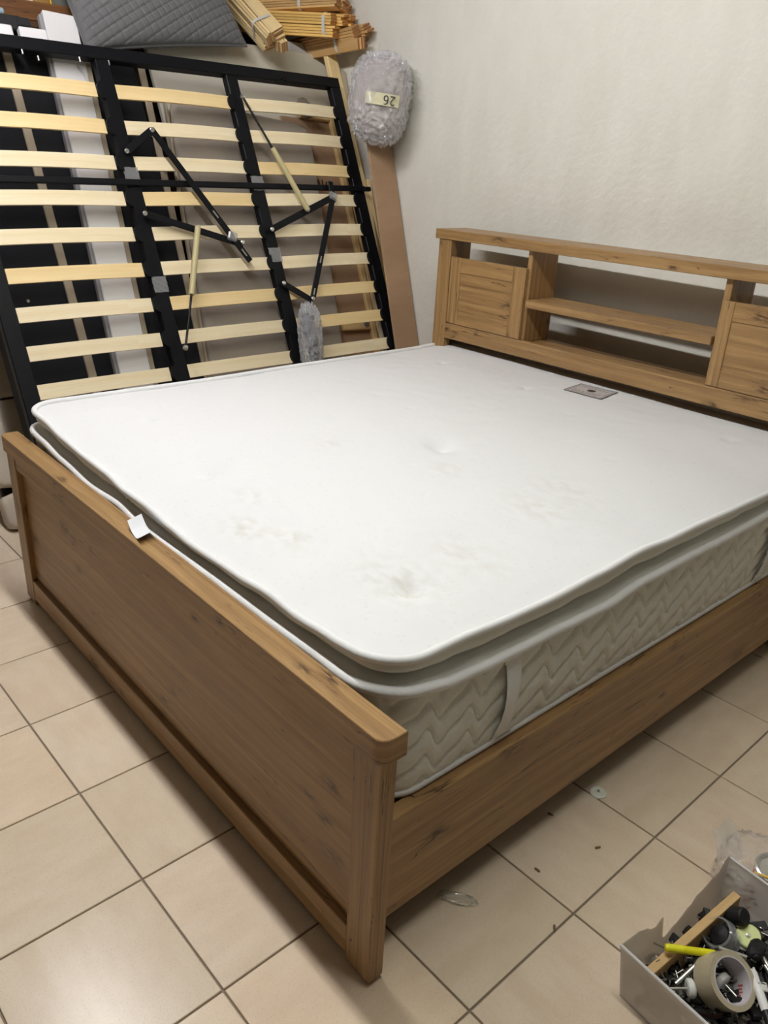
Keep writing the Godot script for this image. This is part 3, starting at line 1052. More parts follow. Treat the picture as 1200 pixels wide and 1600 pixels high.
	core.box(Vector3(0.004, -0.05, 0.01), Vector3(0.04, 0.12, 0.05), 0.012)
	part("fittings", core, M(S(48, 48, 52), 0.5), pk)
	part("film", crumpled(Vector3(0.036, 0.135, 0.048), 77, 0.5, 70, 80, 0.7, 0.12), see_through(S(225, 226, 232), 0.3, 0.06), pk)

func crumpled(r: Vector3, sd: int, amount: float, rows := 40, cols := 56, box_like := 0.55, fine := 0.0) -> MB:
	var f := fn(sd, 1.0, 4)
	f.fractal_type = FastNoiseLite.FRACTAL_RIDGED
	var f2 := fn(sd + 50, 1.0, 3)
	f2.fractal_type = FastNoiseLite.FRACTAL_RIDGED
	var m := MB.new()
	m.grid(rows, cols, func(i: int, j: int) -> Vector3:
		var th := PI * i / (rows - 1)
		var ph := TAU * j / cols
		var d := Vector3(sin(th) * cos(ph), cos(th), sin(th) * sin(ph))
		var e := Vector3(signf(d.x) * pow(absf(d.x), box_like), signf(d.y) * pow(absf(d.y), box_like), signf(d.z) * pow(absf(d.z), box_like))
		return e * r * (1.0 + amount * 0.5 * f.get_noise_3d(d.x * 2.6, d.y * 2.6, d.z * 2.6) + fine * f2.get_noise_3d(d.x * 2.5 + d.y * 1.2, d.y * 7.0, d.z * 2.5)), func(p: Vector3, _i, _j): return p.normalized(), true)
	return m

# ------------------------------------------------------------------ boards and panels leaning behind the frame
func panel(called: String, label: String, cat: String, mat: Material, depth: float, thick: float, along: float, wid: float, high: float, tilt := 0.0, bev := 0.003, pname := "panel", group := "") -> Node3D:
	var o := thing(called, label, cat, lean_tf(depth, along, tilt), group)
	var b := MB.new()
	b.box(Vector3(-thick / 2, high / 2, 0), Vector3(thick, high, wid), bev, 1, Vector2(along, depth))
	part(pname, b, mat, o)
	return o

func upholstered(parent: Node3D, called: String, wid: float, y0: float, y1: float, thick: float, rad: float, mat: Material, puff: float) -> void:
	# cushion-fronted slab, rounded in outline and at its edges, front towards +x
	var n := 96
	var cy := (y0 + y1) / 2
	var hw := wid / 2
	var hh := (y1 - y0) / 2
	var ring := func(k: float, g: float) -> Vector2:
		var an := TAU * k
		var c := cos(an)
		var s := sin(an)
		var m := maxf(absf(c) / hw, absf(s) / hh)
		var q := Vector2(c, s) / m
		var ex := maxf(absf(q.x) - (hw - rad), 0.0)
		var ey := maxf(absf(q.y) - (hh - rad), 0.0)
		var l := Vector2(ex, ey).length()
		if l > rad:
			q.x = signf(q.x) * (hw - rad + ex / l * rad) if ex > 0 else q.x
			q.y = signf(q.y) * (hh - rad + ey / l * rad) if ey > 0 else q.y
		return Vector2(q.x * (1.0 + g / hw), q.y * (1.0 + g / hh))
	var prof := [[-thick, -0.004], [-0.03, 0.0], [-0.018, -0.001], [-0.009, -0.005], [-0.003, -0.011], [0.0, -0.02]]
	var m := MB.new()
	var rows := prof.size() + 12
	m.grid(rows, n, func(i: int, j: int) -> Vector3:
		if i < prof.size():
			var q: Vector2 = ring.call(float(j) / n, prof[i][1])
			return Vector3(prof[i][0], cy + q.y, q.x)
		var f := float(i - prof.size() + 1) / 12.0
		var q: Vector2 = ring.call(float(j) / n, -0.02)
		return Vector3(puff * (1.0 - pow(1.0 - f, 2.0)), cy + q.y * (1.0 - f), q.x * (1.0 - f)), func(p: Vector3, i, _j): return Vector3(1, 0, 0) if i >= prof.size() - 1 else Vector3(0.3, p.y - cy, p.z).normalized(), true)
	part(called, m, mat, parent)

func leaning_boards() -> void:
	var taupe := M(S(168, 158, 146), 0.95)
	taupe.normal_enabled = true
	taupe.normal_texture = bumps(61, 0.2, 4.0, 256)
	taupe.normal_scale = 0.3
	taupe.uv1_triplanar = true
	taupe.uv1_scale = Vector3(6, 6, 6)
	var beige := taupe.duplicate()
	beige.albedo_color = S(192, 180, 164)
	var black_cloth := M(S(13, 14, 20), 0.9)
	var edgew := M(S(172, 158, 136), 0.8)
	# black cloth-covered bed bottom with wooden battens
	var bb := thing("black_bed_bottom", "black cloth-covered bed bottom with thin wooden battens behind the left slats", "bed base", lean_tf(-0.11, 0.40))
	var bx0 := MB.new()
	bx0.box(Vector3(-0.05, 0.98, 0), Vector3(0.1, 1.96, 0.82), 0.006)
	part("cloth_panel", bx0, black_cloth, bb)
	bar(bb, "batten", Vector3(0.004, 0.06, -0.125), Vector3(0.004, 1.95, -0.118), 0.034, 0.012, edgew)
	bar(bb, "batten", Vector3(0.004, 0.06, 0.355), Vector3(0.004, 1.95, 0.44), 0.03, 0.012, edgew)
	bar(bb, "batten", Vector3(0.0, 0.06, -0.395), Vector3(0.0, 1.95, -0.39), 0.03, 0.02, black_cloth)
	for q in [Vector3(0.001, 1.26, -0.33), Vector3(0.001, 0.98, -0.29), Vector3(0.001, 1.82, 0.25)]:
		place("staple", bolt_mesh(0.007, 0.004).mesh(zinc), bb, Transform3D(Basis(), q))
	# tall white board standing over the frame's top rail
	var wbt := 0.052
	var wb := panel("white_board", "tall narrow white board standing up past the black frame's top rail", "board", whitep, -0.062, 0.03, 0.405, 0.132, 2.115, wbt, 0.003, "board")
	var we := MB.new()
	we.box(Vector3(-0.017, 0.98, 0.078), Vector3(0.026, 1.96, 0.022), 0.002)
	part("raw_edge", we, edgew, wb)
	var we2 := MB.new()
	we2.box(Vector3(-0.02, 1.05, -0.074), Vector3(0.024, 2.10, 0.014), 0.002)
	part("grey_edge", we2, M(S(150, 148, 150), 0.6), wb)
	# cream board at the back and the taupe padded panel in front of it
	panel("cream_board", "wide cream board behind the slats with its top edge showing above the black rail", "board", cream, -0.145, 0.03, 1.42, 1.02, 2.12, 0.0, 0.006, "board")
	var tp := thing("taupe_padded_panel", "taupe upholstered panel with rounded corners behind the middle column of slats", "headboard", lean_tf(-0.075, 1.105, 0.105))
	upholstered(tp, "padded_front", 0.755, 0.02, 1.80, 0.031, 0.06, taupe, 0.004)
	var tr := MB.new()
	tr.box(Vector3(-0.02, 0.9, -0.388), Vector3(0.02, 1.78, 0.012), 0.002)
	part("side_trim", tr, edgew, tp)
	# pale slatted frame with cardboard behind, right column
	var pf := thing("pale_wood_bedstead", "pale raw-wood frame half hidden behind the right column of slats", "bed frame", lean_tf(-0.105, 1.765, 0.045))
	bar(pf, "upright", Vector3(-0.012, 0.0, 0.0), Vector3(-0.012, 1.82, -0.0), 0.03, 0.024, rawwood)
	bar(pf, "upright", Vector3(-0.016, 0.0, 0.042), Vector3(-0.016, 1.78, 0.042), 0.026, 0.02, rawwood)
	bar(pf, "rail", Vector3(-0.012, 1.80, -0.2), Vector3(-0.012, 1.80, -0.016), 0.036, 0.024, rawwood)
	bar(pf, "rail", Vector3(-0.012, 0.74, -0.2), Vector3(-0.012, 0.74, -0.016), 0.05, 0.024, rawwood)
	for q in [Vector3(0.001, 1.805, -0.15), Vector3(0.001, 1.80, -0.05), Vector3(0.001, 1.80, -0.035)]:
		place("screw_hole", bolt_mesh(0.005, 0.002).mesh(black_metal), pf, Transform3D(Basis(), q))
	place("corner_bracket", bolt_mesh(0.02, 0.008).mesh(zinc), pf, Transform3D(Basis(), Vector3(0.001, 0.745, -0.05)))
	var kraft := M(S(160, 128, 98), 0.85)
	kraft.albedo_texture = mottle(256, 256, 33, S(176, 142, 110), S(188, 154, 122), 1.0, 2.0)
	kraft.albedo_color = Color(0.93, 0.93, 0.93)
	var csh := panel("cardboard_sheet", "brown cardboard sheet behind the pale frame and the right column of slats", "cardboard", kraft, -0.13, 0.012, 1.66, 0.38, 1.78, 0.04, 0.002, "sheet")
	for k in 4:
		var pm := MB.new()
		pm.box(Vector3.ZERO, Vector3(0.001, 0.03 - 0.006 * (k % 2), 0.008), 0.0)
		part("printed_mark", pm, M(S(74, 50, 40), 0.8), csh, Transform3D(Basis(Vector3.RIGHT, 0.25 * (k - 1.5)), Vector3(0.0008, 1.47 - 0.004 * k, -0.06 + 0.022 * k)))
	# grey-brown scrap caught above the slats
	var sc := thing("cloth_scrap", "crumpled grey-brown scrap hanging over the topmost slat of the right column", "scrap", lean_tf(0.0) * on_lean(Basis(Vector3.RIGHT, -0.5), Vector3(-0.045, 1.845, 1.63)))
	part("scrap", crumpled(Vector3(0.012, 0.04, 0.035), 15, 0.8, 20, 28, 0.8), M(S(120, 108, 96), 0.9), sc)
	# pale post and strips at the right
	panel("pale_wooden_post", "pale square wooden post standing behind the black frame's upper right corner", "post", birch_warm, -0.045, 0.03, 1.884, 0.064, 2.16, 0.0, 0.002, "post")
	var sa := panel("drilled_wooden_strip", "thin greyish drilled wooden strip between the black frame and the cardboard", "wood strip", M(S(186, 172, 150), 0.8), -0.05, 0.022, 1.728, 0.030, 2.05, 0.104, 0.002, "strip", "")
	for k in 7:
		place("drill_hole", bolt_mesh(0.005, 0.001).mesh(M(S(60, 50, 40), 0.9)), sa, Transform3D(Basis(), Vector3(0.0005, 0.9 + 0.13 * k, 0.004 * (k % 3) - 0.004)))
	panel("thin_pale_strip", "thin pale wooden strip alongside the cardboard sheet by the headboard wall", "wood strip", birch_warm, -0.045, 0.018, 1.788, 0.024, 1.50, 0.102, 0.002, "strip")
	panel("tall_thin_lath", "tall thin pale lath whose top shows just left of the film-wrapped roll", "wood strip", birch, -0.075, 0.018, 1.79, 0.022, 2.08, 0.070, 0.002, "lath")
	# big cardboard against the headboard wall
	var ca := Vector3(-0.5782, 0.5735, 0)
	var cb := Vector3(-0.8665, 1.5451, 0)
	var up := (cb - ca).normalized()
	var base := ca - up * (ca.y / up.y)
	var cz := Vector3(0, 0, 1)
	var ct := Transform3D(Basis(up.cross(cz), up, cz), Vector3(base.x, 0.0, 0.782))
	var cd := thing("cardboard_sheet", "tall brown cardboard panel leaning in the corner beside the headboard", "cardboard", ct)
	var cm := MB.new()
	cm.box(Vector3(-0.008, 0.85, 0), Vector3(0.014, 1.69, 0.158), 0.002, 1)
	part("sheet", cm, kraft, cd)
	# beige padded headboard, lower left
	var ph := thing("beige_padded_headboard", "beige padded headboard with stitched cushions at the left edge beyond the footboard", "headboard", lean_tf(-0.37, 0.42))
	var ys := [0.006, 0.185, 0.55, 0.92, 1.29, 1.66]
	for k in 5:
		upholstered(ph, "cushion", 1.06, ys[k] + 0.003, ys[k + 1] - 0.003, 0.085, 0.045, beige, 0.012)
	var bk := MB.new()
	bk.box(Vector3(-0.1, 0.85, 0), Vector3(0.03, 1.66, 1.0), 0.004)
	part("back_board", bk, M(S(40, 36, 34), 0.9), ph)
	# dark cabinet the boards lean against
	var cab := thing("dark_cabinet", "dark brown cabinet against the left wall behind the leaning boards", "cabinet", Transform3D(Basis(), Vector3(-1.68, 0, 1.78)))
	var cbm := MB.new()
	cbm.box(Vector3(0, 0.94, 0), Vector3(0.5, 1.88, 2.1), 0.004)
	part("carcass", cbm, M(S(60, 44, 30), 0.6), cab)
	var tpm := MB.new()
	tpm.box(Vector3(0.01, 1.892, 0), Vector3(0.52, 0.024, 2.12), 0.004, 2)
	part("top", tpm, M(S(84, 60, 38), 0.5), cab)

# ------------------------------------------------------------------ what lies on top of the pile
func pillow(parent: Node3D, called: String, wid: float, high: float, thick: float, mat: Material, cell: float, dep: float) -> void:
	# soft rectangular cushion, front towards +x, quilted in squares
	var nx := 220
	var ny := 160
	for e in 2:
		var m := MB.new()
		var sg := 1.0 if e == 0 else -1.0
		m.grid(ny, nx, func(i: int, j: int) -> Vector3:
			var u := j / float(nx - 1) * 2.0 - 1.0
			var w := i / float(ny - 1) * 2.0 - 1.0
			var pinch := 1.0 - 0.05 * (1.0 - u * u) * absf(w) - 0.0
			var z := u * wid / 2 * (1.0 - 0.045 * (1.0 - w * w))
			var y := w * high / 2 * pinch
			var h := thick / 2 * pow(maxf((1.0 - pow(absf(u), 2.6)) * (1.0 - pow(absf(w), 2.6)), 0.0), 0.42)
			var q := 0.0
			if cell > 0.0:
				var g1 := absf(fposmod((z * 0.9 + y * 0.35) / cell, 1.0) - 0.5) * 2.0
				var g2 := absf(fposmod((y * 0.9 - z * 0.35) / cell, 1.0) - 0.5) * 2.0
				q = -dep * (pow(g1, 5.0) + pow(g2, 5.0)) * clampf(h / (thick * 0.2), 0.0, 1.0)
			return Vector3(sg * (h + q), y, z), func(p: Vector3, _i, _j): return Vector3(sg, p.y * 0.5, p.z * 0.5))
		part(called, m, mat, parent)
	var path := []
	for k in 120:
		var t := k / 120.0 * 4.0
		var s := int(t)
		var f := t - s
		var u := [f * 2 - 1, 1.0, 1 - f * 2, -1.0][s] as float
		var w := [-1.0, f * 2 - 1, 1.0, 1 - f * 2][s] as float
		path.append(Vector3(0, w * high / 2 * (1.0 - 0.05 * (1.0 - u * u) * absf(w)), u * wid / 2 * (1.0 - 0.045 * (1.0 - w * w))))
	var tb := MB.new()
	tb.tube(path, 0.005, 8, false, true)
	part("piping", tb, mat, parent)

func slat_bundle(label: String, end: Vector3, dir: Vector3, length: float, cols: int, rows: int, roll: float, sd: int, ties: Array, tone: Color, splay := 0.0) -> void:
	# end = centre of the near end; dir points from the far end to the near end; blocks of four slats, flat or on edge
	var zc := dir.normalized()
	var xc := Vector3.UP.cross(zc).normalized()
	var yc := zc.cross(xc)
	var o := thing("slat_bundle", label, "slat bundle", Transform3D(Basis(xc, yc, zc) * Basis(Vector3.BACK, roll), end), "tied bundles of bed slats on the pile")
	var rng := RandomNumberGenerator.new()
	rng.seed = sd
	var ms := []
	var sawn := M(S(176, 138, 100) * tone, 0.85)
	for q in 4:
		var m := textured(birch.albedo_texture, Vector2(1.0, 3.3), 0.45, tone * (0.9 + 0.04 * q))
		var b := MB.new()
		b.box(Vector3(0, 0, -length / 2), Vector3(0.05, 0.011, length), 0.0012, 2, Vector2(0.2 * q, 0.06 * q))
		var e := MB.new()
		e.box(Vector3(0, 0, 0.0003), Vector3(0.0476, 0.0086, 0.0006), 0.0)
		ms.append(e.mesh(sawn, b.mesh(m)))
	for c in cols:
		for r in rows:
			var upright := rng.randf() < 0.45
			var cx := (c - (cols - 1) / 2.0) * 0.054
			var cy := (r - (rows - 1) / 2.0) * 0.053
			var bs := Basis(Vector3.BACK, (PI / 2 if upright else 0.0) + rng.randf_range(-0.16, 0.16))
			var push := rng.randf_range(-0.03, 0.03)
			for k in 4:
				var off := bs * Vector3(0, (k - 1.5) * 0.0124, 0)
				var sp := Basis(Vector3.UP, rng.randf_range(-1, 1) * splay) * Basis(Vector3.RIGHT, rng.randf_range(-1, 1) * splay)
				place("slat", ms[rng.randi() % 4], o, Transform3D(sp * bs, Vector3(cx, cy, push + rng.randf_range(-0.012, 0.012)) + off))
	var hw := cols * 0.027 + 0.003
	var hh := rows * 0.0265 + 0.003
	var tm := M(S(206, 204, 198), 0.3)
	for z in ties:
		var b := MB.new()
		var loop := []
		for k in 40:
			var an := TAU * k / 40.0
			var c2 := cos(an)
			var s2 := sin(an)
			loop.append(Vector3(hw * signf(c2) * pow(absf(c2), 0.45), hh * signf(s2) * pow(absf(s2), 0.45), z + 0.004 * sin(an * 2.0)))
		b.grid(2, 40, func(i: int, j: int) -> Vector3: return loop[j] + Vector3(0, 0, (i - 0.5) * 0.018), func(p: Vector3, _i, _j): return Vector3(p.x, p.y, 0).normalized(), true)
		tm.cull_mode = BaseMaterial3D.CULL_DISABLED
		part("tape_tie", b, tm, o)

func top_of_pile() -> void:
	# grey quilted cushion and the one behind it
	var grey := M(S(98, 98, 99), 0.8)
	grey.rim_enabled = true
	grey.rim = 0.5
	var cu := thing("quilted_cushion", "grey quilted velvet cushion lying on top of the leaning bed parts", "cushion", lean_tf(0.0) * on_lean(Basis(Vector3.RIGHT, -0.15) * Basis(Vector3.BACK, 0.1), Vector3(-0.075, 2.335, 0.935)))
	pillow(cu, "cover", 0.80, 0.58, 0.17, grey, 0.033, 0.006)
	var cu2 := thing("plain_cushion", "plain grey-green cushion corner peeping out behind the quilted one", "cushion", lean_tf(0.0) * on_lean(Basis(Vector3.RIGHT, -0.1), Vector3(-0.22, 2.43, 0.83)))
	pillow(cu2, "cover", 0.55, 0.42, 0.12, M(S(96, 100, 92), 0.85), 0.0, 0.0)
	MB.flip = false
	# bundles of slats
	slat_bundle("loosely splayed slat bundle tied with white tape right beside the grey cushion", Vector3(-1.2, 1.945, 1.17), Vector3(0.84, -0.52, 0.0), 0.75, 2, 2, 0.5, 51, [-0.10], S(248, 236, 212), 0.03)
	slat_bundle("middle slat bundle with wide yellow boards tied with white tape, above the cream board", Vector3(-1.14, 2.045, 0.80), Vector3(0.92, -0.06, -0.30), 0.70, 3, 2, 0.1, 57, [-0.07], S(255, 224, 160))
	slat_bundle("topmost slat bundle in the upper corner at the photo's top edge", Vector3(-1.19, 2.165, 0.80), Vector3(0.94, 0.0, -0.28), 0.62, 2, 2, -0.1, 53, [-0.2], S(226, 200, 164))
	slat_bundle("rearmost slat bundle whose sawn ends nearly touch the headboard wall", Vector3(-1.05, 2.0, 0.765), Vector3(0.98, 0.06, -0.02), 0.6, 2, 2, 0.25, 54, [-0.14], S(220, 190, 152))
	slat_bundle("small dark slat bundle squeezed between the topmost and rearmost bundles", Vector3(-1.16, 2.10, 0.735), Vector3(0.96, 0.0, -0.14), 0.58, 1, 2, 0.3, 55, [-0.2], S(196, 164, 130))
	# black padded board behind them
	var bp := thing("black_board", "black board standing on the cabinet behind the slat bundles", "board", Transform3D(Basis(), Vector3(-1.86, 1.905, 1.4)))
	var bm := MB.new()
	bm.box(Vector3(0, 0.3, 0), Vector3(0.05, 0.6, 1.5), 0.005)
	part("board", bm, M(S(16, 16, 20), 0.8), bp)
	MB.flip = true
	# grey foam board end behind the cream board
	var fo := panel("grey_foam_board", "pale grey foam board end below the slat bundles near the headboard wall", "board", M(S(206, 204, 202), 0.9), -0.18, 0.03, 1.835, 0.2, 2.175, 0.0, 0.008, "board")
	fo.rotate_object_local(Vector3.RIGHT, 0.0)
	MB.flip = false
	# film-wrapped roll marked 26
	var wr := thing("film_wrapped_roll", "film-wrapped pale bundle with an upside-down 26 on its tape, by the wall", "bundle", Transform3D(Basis(Vector3.UP, 0.75) * Basis(Vector3.BACK, -0.1), Vector3(-0.812, 1.722, 0.842)))
	part("padding", crumpled(Vector3(0.116, 0.162, 0.096), 91, 0.3, 64, 84, 0.72, 0.03), M(S(176, 164, 158), 0.8), wr)
	var fm := see_through(S(240, 240, 246), 0.24, 0.04)
	fm.metallic_specular = 1.0
	part("film", crumpled(Vector3(0.130, 0.176, 0.110), 92, 0.34, 120, 140, 0.7, 0.055), fm, wr)
	var tl := MB.new()
	tl.grid(7, 15, func(i: int, j: int) -> Vector3:
		var ph := (j / 14.0 - 0.5) * 1.5
		return Vector3(0.155 * sin(ph) * 0.75 + 0.02, (i / 6.0 - 0.5) * 0.05 - 0.005, 0.028 + 0.098 * cos(ph * 0.9)), func(_p, _i, _j): return Vector3(0, 0, 1))
	var tt := part("tape", tl, M(S(214, 208, 172), 0.4), wr)
	var tx := TextMesh.new()
	tx.text = "26"
	var sf := SystemFont.new()
	sf.font_names = PackedStringArray(["Droid Sans"])
	sf.font_italic = true
	tx.font = sf
	tx.font_size = 32
	tx.pixel_size = 0.0016
	tx.depth = 0.002
	tx.material = M(S(30, 32, 50), 0.7)
	place("numerals", tx, tt, Transform3D(Basis(Vector3.BACK, PI), Vector3(0.055, -0.005, 0.126)))
	# top left corner: brown plank, white offcuts, dark electrical box, brass tube
	var pk := thing("brown_plank", "brown plank lying on the cabinet at the upper left corner", "plank", Transform3D(Basis(), Vector3(-1.44, 1.904, 2.35)))
	var pm := MB.new()
	pm.box(Vector3(0, 0.035, 0), Vector3(0.06, 0.07, 0.9), 0.004, 2)
	part("plank", pm, textured(oak.albedo_texture, Vector2(0.45, 1.6), 0.6, S(190, 160, 130)), pk)
	var kb := thing("kraft_box", "golden brown carton on the cabinet behind the brown plank", "box", Transform3D(Basis(), Vector3(-1.66, 1.904, 2.35)))
	var km := MB.new()
	km.box(Vector3(0, 0.13, 0), Vector3(0.28, 0.26, 0.75), 0.004)
	part("carton", km, M(S(168, 130, 70), 0.8), kb)
	MB.flip = true
	panel("cream_offcut", "cream offcut board rising behind the white blocks at the upper left", "board", cream, -0.21, 0.02, 0.36, 0.26, 2.19, 0.0, 0.003, "board")
	for q in [["white_block", "white block on the frame's top rail just left of the tall white board", 0.367, 0.105], ["white_block", "white block on the frame's top rail at the photo's left edge", 0.225, 0.13]]:
		var wk := thing(q[0], q[1], "block", lean_tf(0.0) * on_lean(Basis(), Vector3(-0.022, 1.989, q[2])))
		var wkm := MB.new()
		wkm.box(Vector3(0, 0.022, 0), Vector3(0.03, 0.044, q[3]), 0.004)
		part("block", wkm, whitep, wk)
	var eb := thing("electrical_box", "black plastic electrical box with grey-blue lid at the upper left", "box", lean_tf(0.0) * on_lean(Basis(), Vector3(-0.075, 2.03, 0.26)))
	var em := MB.new()
	em.box(Vector3(0, 0.03, 0), Vector3(0.08, 0.06, 0.17), 0.006)
	em.box(Vector3(0.02, 0.035, 0.09), Vector3(0.05, 0.035, 0.05), 0.004)
	part("case", em, M(S(22, 22, 24), 0.5), eb)
	var el := MB.new()
	el.box(Vector3(0, 0.072, -0.03), Vector3(0.075, 0.022, 0.12), 0.004)
	part("lid", el, M(S(140, 158, 168), 0.4), eb)
	var bt := thing("brass_tube", "thin brass tube standing up beside the grey cushion's upper left corner", "tube", lean_tf(-0.235, 0.575, 0.0))
	var btm := MB.new()
	btm.tube([Vector3(0, 0, 0), Vector3(0, 2.6, 0)], 0.008, 12)
	part("tube", btm, M(S(214, 172, 70), 0.3, 0.8), bt)

# ------------------------------------------------------------------ floor
func floor_bits() -> void:
	var cp := thing("white_furniture_glide", "small round white plastic glide lying on the floor beside the bed rail", "glide", Transform3D(Basis(), Vector3(1.58, 0, 2.121)))
	var m := MB.new()
	m.lathe([Vector2(0, 0.006), Vector2(0.006, 0.0075), Vector2(0.007, 0.0055), Vector2(0.018, 0.006), Vector2(0.0215, 0.004), Vector2(0.022, 0), Vector2(0, 0)], Transform3D.IDENTITY, 28)
	part("disc", m, M(S(238, 238, 224), 0.4), cp)
	var nl := MB.new()
	nl.lathe([Vector2(0, 0.011), Vector2(0.003, 0.010), Vector2(0.004, 0.006)], Transform3D.IDENTITY, 12)
	part("pin", nl, M(S(150, 145, 130), 0.4), cp)
	var rng := RandomNumberGenerator.new()
	rng.seed = 77
	var k := 0
	for q in [[Vector3(1.632, 0, 2.438), "dark crumb on the tile in front of the bed's side rail"], [Vector3(1.683, 0, 2.275), "brown splinter on the tile below the white glide"], [Vector3(1.748, 0, 2.53), "dark crumb stuck on the grout line near the plastic bin"], [Vector3(1.547, 0, 2.277), "tiny brown shaving close under the bed rail"]]:
		var cr := thing("floor_crumb", q[1], "crumb", Transform3D(Basis(Vector3.UP, k * 1.1), q[0]), "crumbs on the tiles")
		var cm := crumpled(Vector3(0.007, 0.0015, 0.0025), 200 + k, 0.9, 8, 12, 0.9)
		part("crumb", cm, M(S(126, 106, 80), 0.9), cr, Transform3D(Basis(), Vector3(0, 0.002, 0)))
		k += 1
	var fs := thing("film_scrap", "shred of clear film on the floor in the bed rail's shadow", "film", Transform3D(Basis(Vector3.UP, 0.6), Vector3(1.569, 0, 2.635)))
	part("film", crumpled(Vector3(0.036, 0.003, 0.013), 210, 0.9, 16, 30, 0.8), see_through(S(225, 225, 215), 0.12, 0.12), fs, Transform3D(Basis(), Vector3(0, 0.004, 0)))

# ------------------------------------------------------------------ the bin of fittings; local x along its short side (to the right), z along its long side towards the camera
func bin() -> void:
	var zc := Vector3(-0.094, 0, 0.9956)
	var tf := Transform3D(Basis(Vector3(0.9956, 0, 0.094), Vector3.UP, zc), Vector3(2.045, 0, 2.40))
	var o := thing("plastic_bin", "translucent plastic bin with a broken rim full of fittings beside the bed", "bin", tf)
	var hx := 0.122
	var hz := 0.182
	var H := 0.14
	var plast := see_through(S(232, 226, 220), 0.6, 0.3)
	var foot := 0.9
	# one wall: outer and inner sheet following a rim-height profile
	for side in 4:
		var b := MB.new()
		var cols := 81
		var rim := []
		for j in cols:
			var s := j / float(cols - 1)
			var h := H
			if side == 0:   # left wall, broken: s = 0 at the far end
				h = interp([0.0, 0.04, 0.1, 0.3, 0.36, 0.5, 0.6, 0.625, 0.64, 0.66, 0.7, 0.74, 0.78, 0.86, 1.0], [0.148, 0.142, 0.120, 0.106, 0.092, 0.074, 0.062, 0.070, 0.128, 0.120, 0.112, 0.116, 0.128, 0.138, 0.14], s)
			rim.append(h)
		for lay in 2:
			b.grid(9, cols, func(i: int, j: int) -> Vector3:
				var s := j / float(cols - 1)
				var y: float = rim[j] * i / 8.0
				var k := lerpf(foot, 1.0, y / H) - lay * 0.016
				var e := lerpf(-1.0, 1.0, s)
				var lip := 0.003 if i == 8 and side != 0 and lay == 0 else 0.0
				match side:
					0: return Vector3(-hx * k, y, hz * k * e)
					1: return Vector3(hx * k, y, hz * k * e)
					2: return Vector3(hx * k * e, y, -hz * k - lip)
				return Vector3(hx * k * e, y, hz * k + lip), func(p: Vector3, _i, _j): return Vector3(p.x if side < 2 else 0.0, 0, p.z if side >= 2 else 0.0).normalized() * (1.0 if lay == 0 else -1.0))
		var wl := part("bin_wall", b, plast, o)
		if side != 0:
			var lp := MB.new()
			var pts := []
			for j in 9:
				var e := lerpf(-1.0, 1.0, j / 8.0)
				pts.append(Vector3(hx, H, hz * e) if side == 1 else Vector3(hx * e, H, -hz if side == 2 else hz))
			lp.tube(pts, 0.0035, 8)
			part("rim", lp, see_through(S(226, 222, 220), 0.75, 0.25), wl)
	var bt := MB.new()
	bt.box(Vector3(0, 0.002, 0), Vector3(2 * hx * foot, 0.004, 2 * hz * foot), 0.001)
	part("bin_bottom", bt, plast, o)
	# loose screws and small hardware: nobody could count them
	var rng := RandomNumberGenerator.new()
	rng.seed = 99
	var dark := MB.new()
	var steel := MB.new()
	var pale := MB.new()
	for k in 620:
		var lvl := rng.randf()
		var p := Vector3(rng.randf_range(-0.84, 0.84) * hx * 0.93, 0.012 + 0.056 * sqrt(lvl), rng.randf_range(-0.86, 0.86) * hz * 0.93)
		var ax := Vector3(rng.randf_range(-1, 1), rng.randf_range(-0.3, 0.45), rng.randf_range(-1, 1)).normalized()
		var x := ax.cross(Vector3.UP).normalized()
		var pt := Transform3D(Basis(x, ax, x.cross(ax)), p)
		var kind := rng.randf()
		if kind < 0.36:
			var l := rng.randf_range(0.012, 0.03)
			steel.lathe([Vector2(0, l), Vector2(0.0018, l), Vector2(0.0018, 0.002), Vector2(0.0045, 0.001), Vector2(0.004, -0.001), Vector2(0, -0.0015)], pt, 7)
		elif kind < 0.52:
			steel.lathe([Vector2(0.003, 0), Vector2(0.007, 0), Vector2(0.007, 0.0016), Vector2(0.003, 0.0016), Vector2(0.003, 0)], pt, 10)
		elif kind < 0.9:
			dark.box(Vector3.ZERO, Vector3(rng.randf_range(0.008, 0.025), rng.randf_range(0.012, 0.045), rng.randf_range(0.004, 0.012)), 0.002, 1, Vector2.ZERO, pt)
		else:
			pale.box(Vector3.ZERO, Vector3(rng.randf_range(0.006, 0.014), rng.randf_range(0.008, 0.02), 0.005), 0.0015, 1, Vector2.ZERO, pt)
	var pile := dark.mesh(M(S(26, 25, 26), 0.5))
	steel.mesh(M(S(176, 174, 168), 0.3, 0.85), pile)
	pale.mesh(M(S(222, 222, 216), 0.5), pile)
	var po := place("loose_hardware", pile, self, tf)
	po.set_meta("kind", "stuff")
	tag(po, "heap of loose screws, washers and black plastic fittings filling the plastic bin", "hardware")
	# things that can be told apart
	var L := func(p: Vector3, bs := Basis()) -> Transform3D: return tf * Transform3D(bs, p)
	var wo := thing("wood_offcut", "narrow chipboard offcut standing in the bin along its broken side", "offcut", L.call(Vector3(-0.073, 0.046, -0.003), Basis(Vector3.UP, -0.03) * Basis(Vector3.RIGHT, 0.107)))
	var wm := MB.new()
	wm.box(Vector3(0, 0.02, 0), Vector3(0.017, 0.072, 0.275), 0.001, 2)
	part("board", wm, textured(birch.albedo_texture, Vector2(1, 3.3), 0.7, S(214, 192, 162)), wo)
	marker("yellow_highlighter", "yellow felt-tip marker lying across the chipboard offcut", L.call(Vector3(-0.050, 0.110, 0.057)), Vector3(0.68, 0.0, -0.73), 0.095, 0.0072, M(S(232, 226, 20), 0.4), M(S(240, 234, 40), 0.4), false)
